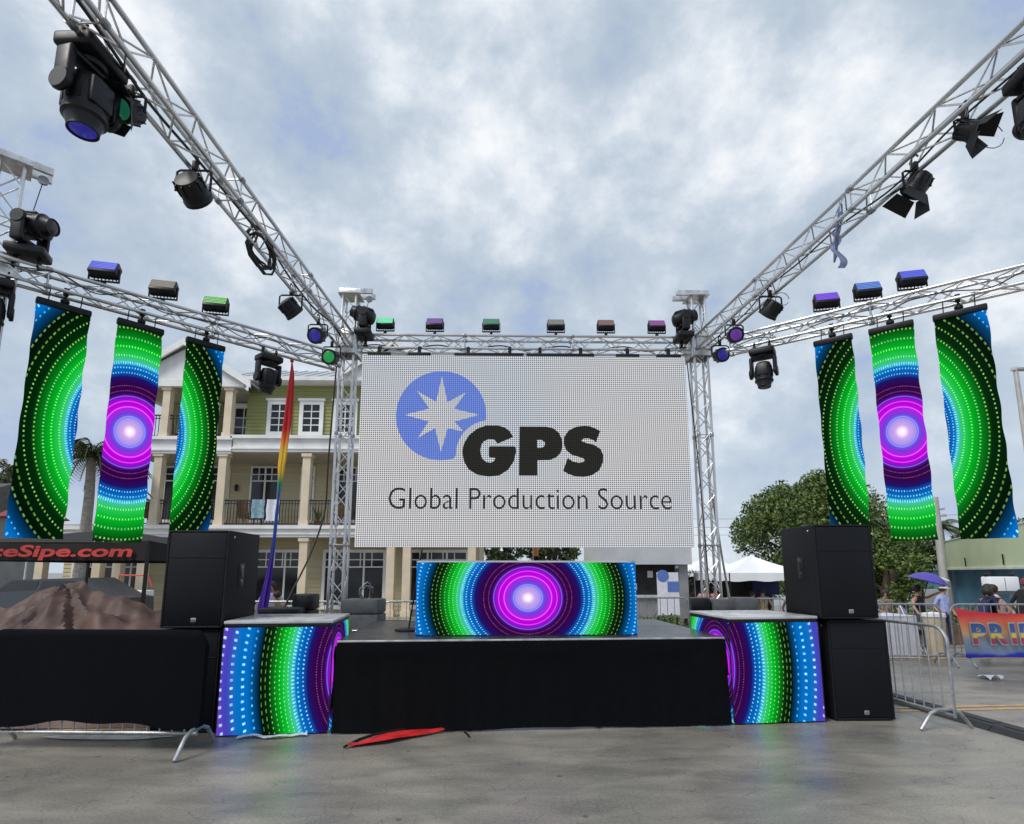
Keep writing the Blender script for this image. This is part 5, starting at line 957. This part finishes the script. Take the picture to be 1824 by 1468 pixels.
# ------------------------------------------------------------------ people
def person(label, x, y, rotz, h, shirt, pants, skin='skin', lean=0, arms=((-.26, -.05, .95), (.26, -.05, .95)), legs=None, seat=False, hair='hair', headgear=None, sleeve=True, z=0, skirt_=False, side=0):
    k = h/1.75; v = []; e = []; rad = []; cls = []
    def A(p, r, c, par=None): v.append(Vector(p)); rad.append(r); cls.append(c); (e.append((par, len(v)-1)) if par is not None else None); return len(v)-1
    hip = .95 if not seat else .50
    def up(p): q = Vector(p)-Vector((0, 0, .95)); q = Matrix.Rotation(R(lean), 3, 'X') @ q; q = Matrix.Rotation(R(side), 3, 'Y') @ q; return q+Vector((0, 0, hip))
    pel = A((0, 0, hip), (.15, .11), 'p'); bel = A(up((0, 0, 1.08)), (.135, .10), 's', pel); che = A(up((0, .0, 1.30)), (.165, .115), 's', bel); nb = A(up((0, .0, 1.44)), (.075, .07), 's', che); nk = A(up((0, -.01, 1.50)), (.052, .055), 'k', nb)
    hd = A(up((0, -.02, 1.585)), (.078, .088), 'k', nk); A(up((0, -.02, 1.68)), (.066, .078), 'k', hd); A(up((0, -.115, 1.585)), .016, 'k', hd)
    for i, a in enumerate(arms):
        s = -1 if i == 0 else 1; sh = A(up((s*.17, 0, 1.40)), .058, 's', che); hand = Vector(a) if seat else up(a) if len(a) == 3 else up(a[:3]); S0 = v[sh]; mid = (S0+hand)/2; d = hand-S0; L_ = min(.56, d.length); hand = S0+d.normalized()*L_; bend = math.sqrt(max(.0, .28**2-(L_/2)**2)); mid = (S0+hand)/2+Vector((s*.4, .6, -.4)).normalized()*bend
        el = A(mid, .042, 's' if sleeve else 'k', sh); wr = A(hand, .028, 'k', el); dn = (hand-mid).normalized(); pm = A(hand+dn*.07, (.036, .02), 'k', wr); q = dn.cross(Vector((0, 1, 0))).normalized() if abs(dn.y) < .9 else Vector((1, 0, 0))
        for f in range(4): b0 = A(hand+dn*(.11)+q*(f-1.5)*.020, .009, 'k', pm); A(hand+dn*(.15+.012*(1.5-abs(f-1.3)))+q*(f-1.5)*.021+Vector((0, -.015, 0)), .008, 'k', b0)
        tb = A(hand+dn*.05-q*.045*s, .011, 'k', pm); A(hand+dn*.085-q*.055*s, .009, 'k', tb)
    lg = legs or (((-.10, 0, .50), (-.11, .03, .08)), ((.10, 0, .50), (.11, .03, .08))) if not seat else (((-.12, -.42, .50), (-.12, -.40, .08)), ((.12, -.42, .50), (.12, -.40, .08)))
    for (kn, an), s in zip(lg, (-1, 1)):
        hp = A((s*.095, 0, hip-.06), .092, 'p', pel); kk = A(kn, .060, 'p', hp); aa = A(an, .042, 'p', kk); A((an[0], an[1]-.14, .035), (.04, .032), 'b', aa)
    me = bpy.data.meshes.new('person'); me.from_pydata([tuple(p*k) for p in v], e, []); tmp = bpy.data.objects.new('person_temp', me); COL.objects.link(tmp); md = tmp.modifiers.new('skin', 'SKIN'); md.use_smooth_shade = True
    for i, r_ in enumerate(rad): me.skin_vertices[0].data[i].radius = tuple(q*k for q in r_) if isinstance(r_, tuple) else (r_*k, r_*k)
    me.skin_vertices[0].data[0].use_root = True; sb = tmp.modifiers.new('sub', 'SUBSURF'); sb.levels = 1; sb.render_levels = 1
    dg = bpy.context.evaluated_depsgraph_get(); dg.update(); nm = bpy.data.meshes.new_from_object(tmp.evaluated_get(dg)); bpy.data.objects.remove(tmp); nm.name = 'body'
    nm.materials.clear(); order = {'s': 0, 'p': 1, 'k': 2, 'b': 3}; [nm.materials.append(MAT[m_]) for m_ in (shirt, pants, skin, 'shoe')]
    segs = [(v[a]*k, v[b]*k, cls[b] if cls[a] != 'k' or cls[b] != 'k' else 'k') for a, b in e]
    for f in nm.polygons:
        c = f.center; best = min(segs, key=lambda s_: ((lambda t_: (s_[0]+(s_[1]-s_[0])*t_-c).length)(max(0, min(1, (c-s_[0]).dot(s_[1]-s_[0])/max(1e-6, (s_[1]-s_[0]).length_squared))))))
        f.material_index = order[best[2]]; f.use_smooth = True
    t = thing('person', label, 'person', (x, y, gz(x, y)+z), rotz); link('body', nm, t)
    H0 = up((0, -.02, 1.61))*k; rt = (Matrix.Rotation(R(side), 3, 'Y') @ Matrix.Rotation(R(lean), 3, 'X')).to_4x4()
    if hair: mb = MB(); mb.lathe([(.094*k, -.05*k), (.106*k, .01*k), (.10*k, .06*k), (.07*k, .105*k), (.02*k, .125*k)], 14, Matrix.Translation(H0+rt.to_3x3() @ Vector((0, .018*k, 0))) @ rt); mb.build('hair', hair, t)
    if headgear == 'visor': mb = MB().lathe([(.108*k, -.012*k), (.112*k, .03*k)], 16, Matrix.Translation(H0+Vector((0, 0, .04*k))) @ rt); mb.rbox(H0+Vector((0, -.13*k, .03*k)), (.15*k, .11*k, .012*k), .004); mb.build('visor', 'white_cloth', t)
    for s in (-1, 1): MB().lathe([(.0, -.008), (.011, 0), (.0, .008)], 8, Matrix.Translation(H0+rt.to_3x3() @ Vector((s*.032*k, -.086*k, .0)))).build('eye', 'hair', t)
    if skirt_: MB().lathe([(.16*k, .95*k), (.20*k, .80*k), (.27*k, .52*k)], 18).build('skirt', shirt, t)
    return t
person('person in a pale blue top and white visor standing beyond the barricades', 12.52, 15.6, R(12), 1.68, 'pale_blue', 'navy', headgear='visor', legs=(((-.12, 0, .5), (-.15, .03, .08)), ((.12, 0, .5), (.17, .05, .08))))
person('person in a black top reaching sideways beneath the violet umbrella', 9.9, 13.1, R(20), 1.52, 'black_cloth', 'grey_cloth', lean=6, side=-10, arms=((-.55, -.3, 1.15), (.25, -.35, 1.5)), sleeve=False)
person('person in tan clothes behind the white draped table', 9.45, 13.6, R(-20), 1.42, 'camo', 'denim', arms=((-.2, -.3, 1.1), (.25, -.3, 1.1)))
person('person in navy bending forward behind the rainbow letter banner', 9.62, 11.1, R(80), 1.5, 'navy', 'navy', lean=28, arms=((-.2, -.4, .95), (.2, -.45, .95)))
person('person in black over a white skirt, bending behind the letter banner', 10.02, 11.15, R(-60), 1.5, 'black_cloth', 'white_cloth', lean=38, arms=((-.2, -.4, .9), (.2, -.4, .95)), sleeve=False)
person('person with bare arms in white and lilac, behind the letter banner', 10.42, 11.5, R(-100), 1.48, 'lilac', 'lilac', lean=20, sleeve=False)
person('dark-dressed person at the right frame edge with a reddish head', 11.05, 11.7, R(80), 1.6, 'black_cloth', 'black_cloth', 'skin_dark', lean=14, hair='maroon')
person('person in a pink dress left of the right tower', 6.85, 18.7, R(-10), 1.65, 'pink', 'skin', skirt_=True, sleeve=False)
person('second person in pink shorts, nearer the right tower', 7.3, 18.9, R(15), 1.68, 'pink', 'pink', sleeve=False, arms=((-.35, -.2, 1.1), (.2, -.3, 1.2)))
person('person in a coral top inside the white tent', 8.15, 18.0, R(30), 1.55, 'coral', 'coral', 'skin', arms=((-.3, -.3, 1.1), (.3, -.2, 1.0)))
person('person in a camouflage shirt with back turned inside the white tent', 8.5, 18.0, R(170), 1.65, 'camo', 'grey_cloth')
person('dark-haired person beside the left leg of the white tent', 7.75, 18.9, R(0), 1.55, 'black_cloth', 'denim')
person('person in a pink top at the right side of the white tent', 9.72, 18.6, R(-20), 1.5, 'pink', 'denim')
person('person in a pale patterned top behind the stage, seen under the rainbow cloth', -4.95, 12.2, R(20), 1.48, 'lilac', 'brown', lean=10, arms=((-.3, -.3, 1.1), (.3, -.3, 1.15)))
person('second person in brown crouching beside the pale-topped visitor', -4.6, 12.0, R(-30), 1.3, 'camo', 'brown', lean=20, sleeve=False)

# white utility cart and small things at the far right
ct = thing('utility_cart', 'white utility cart body with two black lamps on top', 'cart', (13.3, 14.6, gz(13.3, 14.6))); MB().rbox((0, 0, 1.62), (.78, .3, .38), .03).build('box_body', 'tent_white', ct); MB().bbox(-.005, .005, -.156, -.15, 1.45, 1.79).build('panel_joint', 'grey_case', ct, smooth=0); MB().bbox(-.39, .39, -.16, .16, 1.36, 1.41).build('shelf', 'grey_case', ct, smooth=0)
for s in (-1, 1): MB().rbox((s*.32, 0, 1.86), (.15, .1, .09), .03).build('lamp', 'black_plastic', ct); MB().bbox(s*.34-.02, s*.34+.02, -.1, .1, 0, 1.36).build('leg', 'white_metal', ct, smooth=0)
t = thing('outdoor_chair', 'pale grey chair standing before the blue wall', 'chair', (15.2, 19.3, gz(15.2, 19.3)), R(-25)); MB().rbox((0, 0, .9), (.5, .5, .05), .02).build('seat', 'grey_case', t); MB().rbox((0, .24, 1.25), (.5, .04, .6), .02).build('backrest', 'trailer_grey', t); [MB().tube([(a*.22, b*.22, 0), (a*.22, b*.22, .9)], .016, 6).build('leg', 'galv', t) for a in (-1, 1) for b in (-1, 1)]
# vehicles and clutter under the dark tent
def car(label, x, y, rz, mat='car_paint'):
    t = thing('parked_car', label, 'car', (x, y, 0), rz)
    prof = [(-2.2, .45), (-2.25, .75), (-2.1, .95), (-1.0, 1.02), (-.45, 1.45), (1.2, 1.50), (1.9, 1.05), (2.2, .98), (2.25, .5)]
    def half(n_): return [(x_, z_) for x_, z_ in n_]
    mb = MB(); W = [.82 if z_ < 1.1 else .66 for _, z_ in prof]; k = len(prof); mb.v = [(x_, -w_, z_) for (x_, z_), w_ in zip(prof, W)]+[(x_, w_, z_) for (x_, z_), w_ in zip(prof, W)]; mb.f = [tuple(range(k))[::-1], tuple(range(k, 2*k))]+[(i, i+1, i+1+k, i+k) for i in range(k-1)]+[(k-1, 0, k, 2*k-1)]; mb.build('body', mat, t, smooth=30)
    for s in (-1, 1):
        MB().add([(-.85, s*.80, 1.06), (.2, s*.80, 1.06), (.2, s*.69, 1.42), (-.42, s*.69, 1.42)], [(0, 1, 2, 3)] if s < 0 else [(3, 2, 1, 0)]).build('side_window', 'glass_dark', t, smooth=0); MB().add([(.28, s*.80, 1.06), (1.5, s*.80, 1.06), (1.18, s*.69, 1.42), (.28, s*.69, 1.42)], [(0, 1, 2, 3)] if s < 0 else [(3, 2, 1, 0)]).build('side_window', 'glass_dark', t, smooth=0)
        for xx in (-1.4, 1.4): wh = MB().lathe([(.25, -.1), (.33, -.08), (.33, .08), (.25, .1)], 20, Matrix.Translation((xx, s*.78, .33)) @ Matrix.Rotation(PI/2, 4, 'X')).build('wheel', 'rubber', t); MB().lathe([(.2, -.105), (.2, .105)], 12, Matrix.Translation((xx, s*.78, .33)) @ Matrix.Rotation(PI/2, 4, 'X')).build('rim', 'badge', wh)
        MB().rbox((-2.21, s*.6, .72), (.06, .3, .13), .02).build('headlight', 'white_metal', t)
    return t
car('pale parked car glimpsed under the dark tent at the left edge', -11.9, 15.0, R(4)); 
gc = thing('equipment_trolley', 'pale trolley with a red tubular handle seen under the dark tent', 'trolley', (-11.0, 17.2, 0)); MB().rbox((0, 0, .65), (.7, .5, .9), .03).build('body', 'tent_white', gc); MB().tube([(-.6, -.3, 1.3), (-.4, -.3, .9), (-.4, -.3, 1.55), (.45, -.3, 1.55), (.6, -.3, 1.2)], .025, 6).build('handle', 'coral', gc); [MB().lathe([(.1, -.03), (.1, .03)], 12, Matrix.Translation((a*.25, b*.2, .1)) @ Matrix.Rotation(PI/2, 4, 'X')).build('wheel', 'rubber', gc) for a in (-1, 1) for b in (-1, 1)]
t = thing('neighbour_house', 'dark grey low house at the left frame edge, half hidden by the banner', 'house', (-24, 22, 0)); MB().bbox(-3.5, 1.6, 0, 6, 0, 4.2).build('wall', 'trailer_grey', t, smooth=0); mb = MB(); mb.v = [(-4, -.4, 4.2), (2.0, -.4, 4.2), (2.0, 6.4, 4.2), (-4, 6.4, 4.2), (-4, 3, 5.6), (2.0, 3, 5.6)]; mb.f = [(0, 1, 5, 4), (2, 3, 4, 5), (1, 2, 5), (0, 4, 3), (0, 3, 2, 1)]; mb.build('roof', 'grey_case', t, smooth=0)
t = thing('maroon_awning', 'small maroon sunshade between the two left LED banners', 'sunshade', (-15.6, 18.6, 0)); MB().lathe([(1.0, 3.4), (.5, 3.75), (.03, 4.0)], 8).build('canopy', 'maroon', t, smooth=0); MB().tube([(0, 0, 0), (0, 0, 3.9)], .03, 6).build('pole', 'white_metal', t)
t = thing('small_flag', 'bright small flag standing above the trees below the video wall', 'flag', (1.75, 30, 0)); MB().tube([(0, 0, 0), (0, 0, 3.6)], .02, 6).build('pole', 'white_metal', t); MB().grid(lambda u, v: (.3*u, .03*math.sin(u*6), 2.5+1.0*v), 6, 4).build('cloth', 'orange', t)

chair('dark chair on the balcony left of the first left banner column gap', -13.8, 22.0, 3.34, R(190)); chair('dark chair on the upper porch behind its railing', -11.9, 22.2, 6.78, R(175)); chair('second dark chair on the upper porch, nearer its left end', -13.4, 22.2, 6.78, R(160))
t = thing('balcony_table', 'small round dark table on the balcony behind the blue-grey towel', 'table', (-9.45, 21.9, 3.34)); MB().lathe([(.35, .70), (.35, .73)], 20).build('tabletop', 'railing', t); MB().tube([(0, 0, 0), (0, 0, .70)], .03, 8).build('leg', 'railing', t)
t = thing('wall_lantern', 'small wall lantern on the cream wall left of the balcony window', 'lantern', (-11.1, 23.05, 5.0)); MB().lathe([(.05, 0), (.08, .05), (.08, .22), (.02, .30)], 8).build('lamp_shade', 'railing', t); MB().bbox(-.02, .02, 0, .14, .2, .24).build('bracket', 'railing', t, smooth=0)
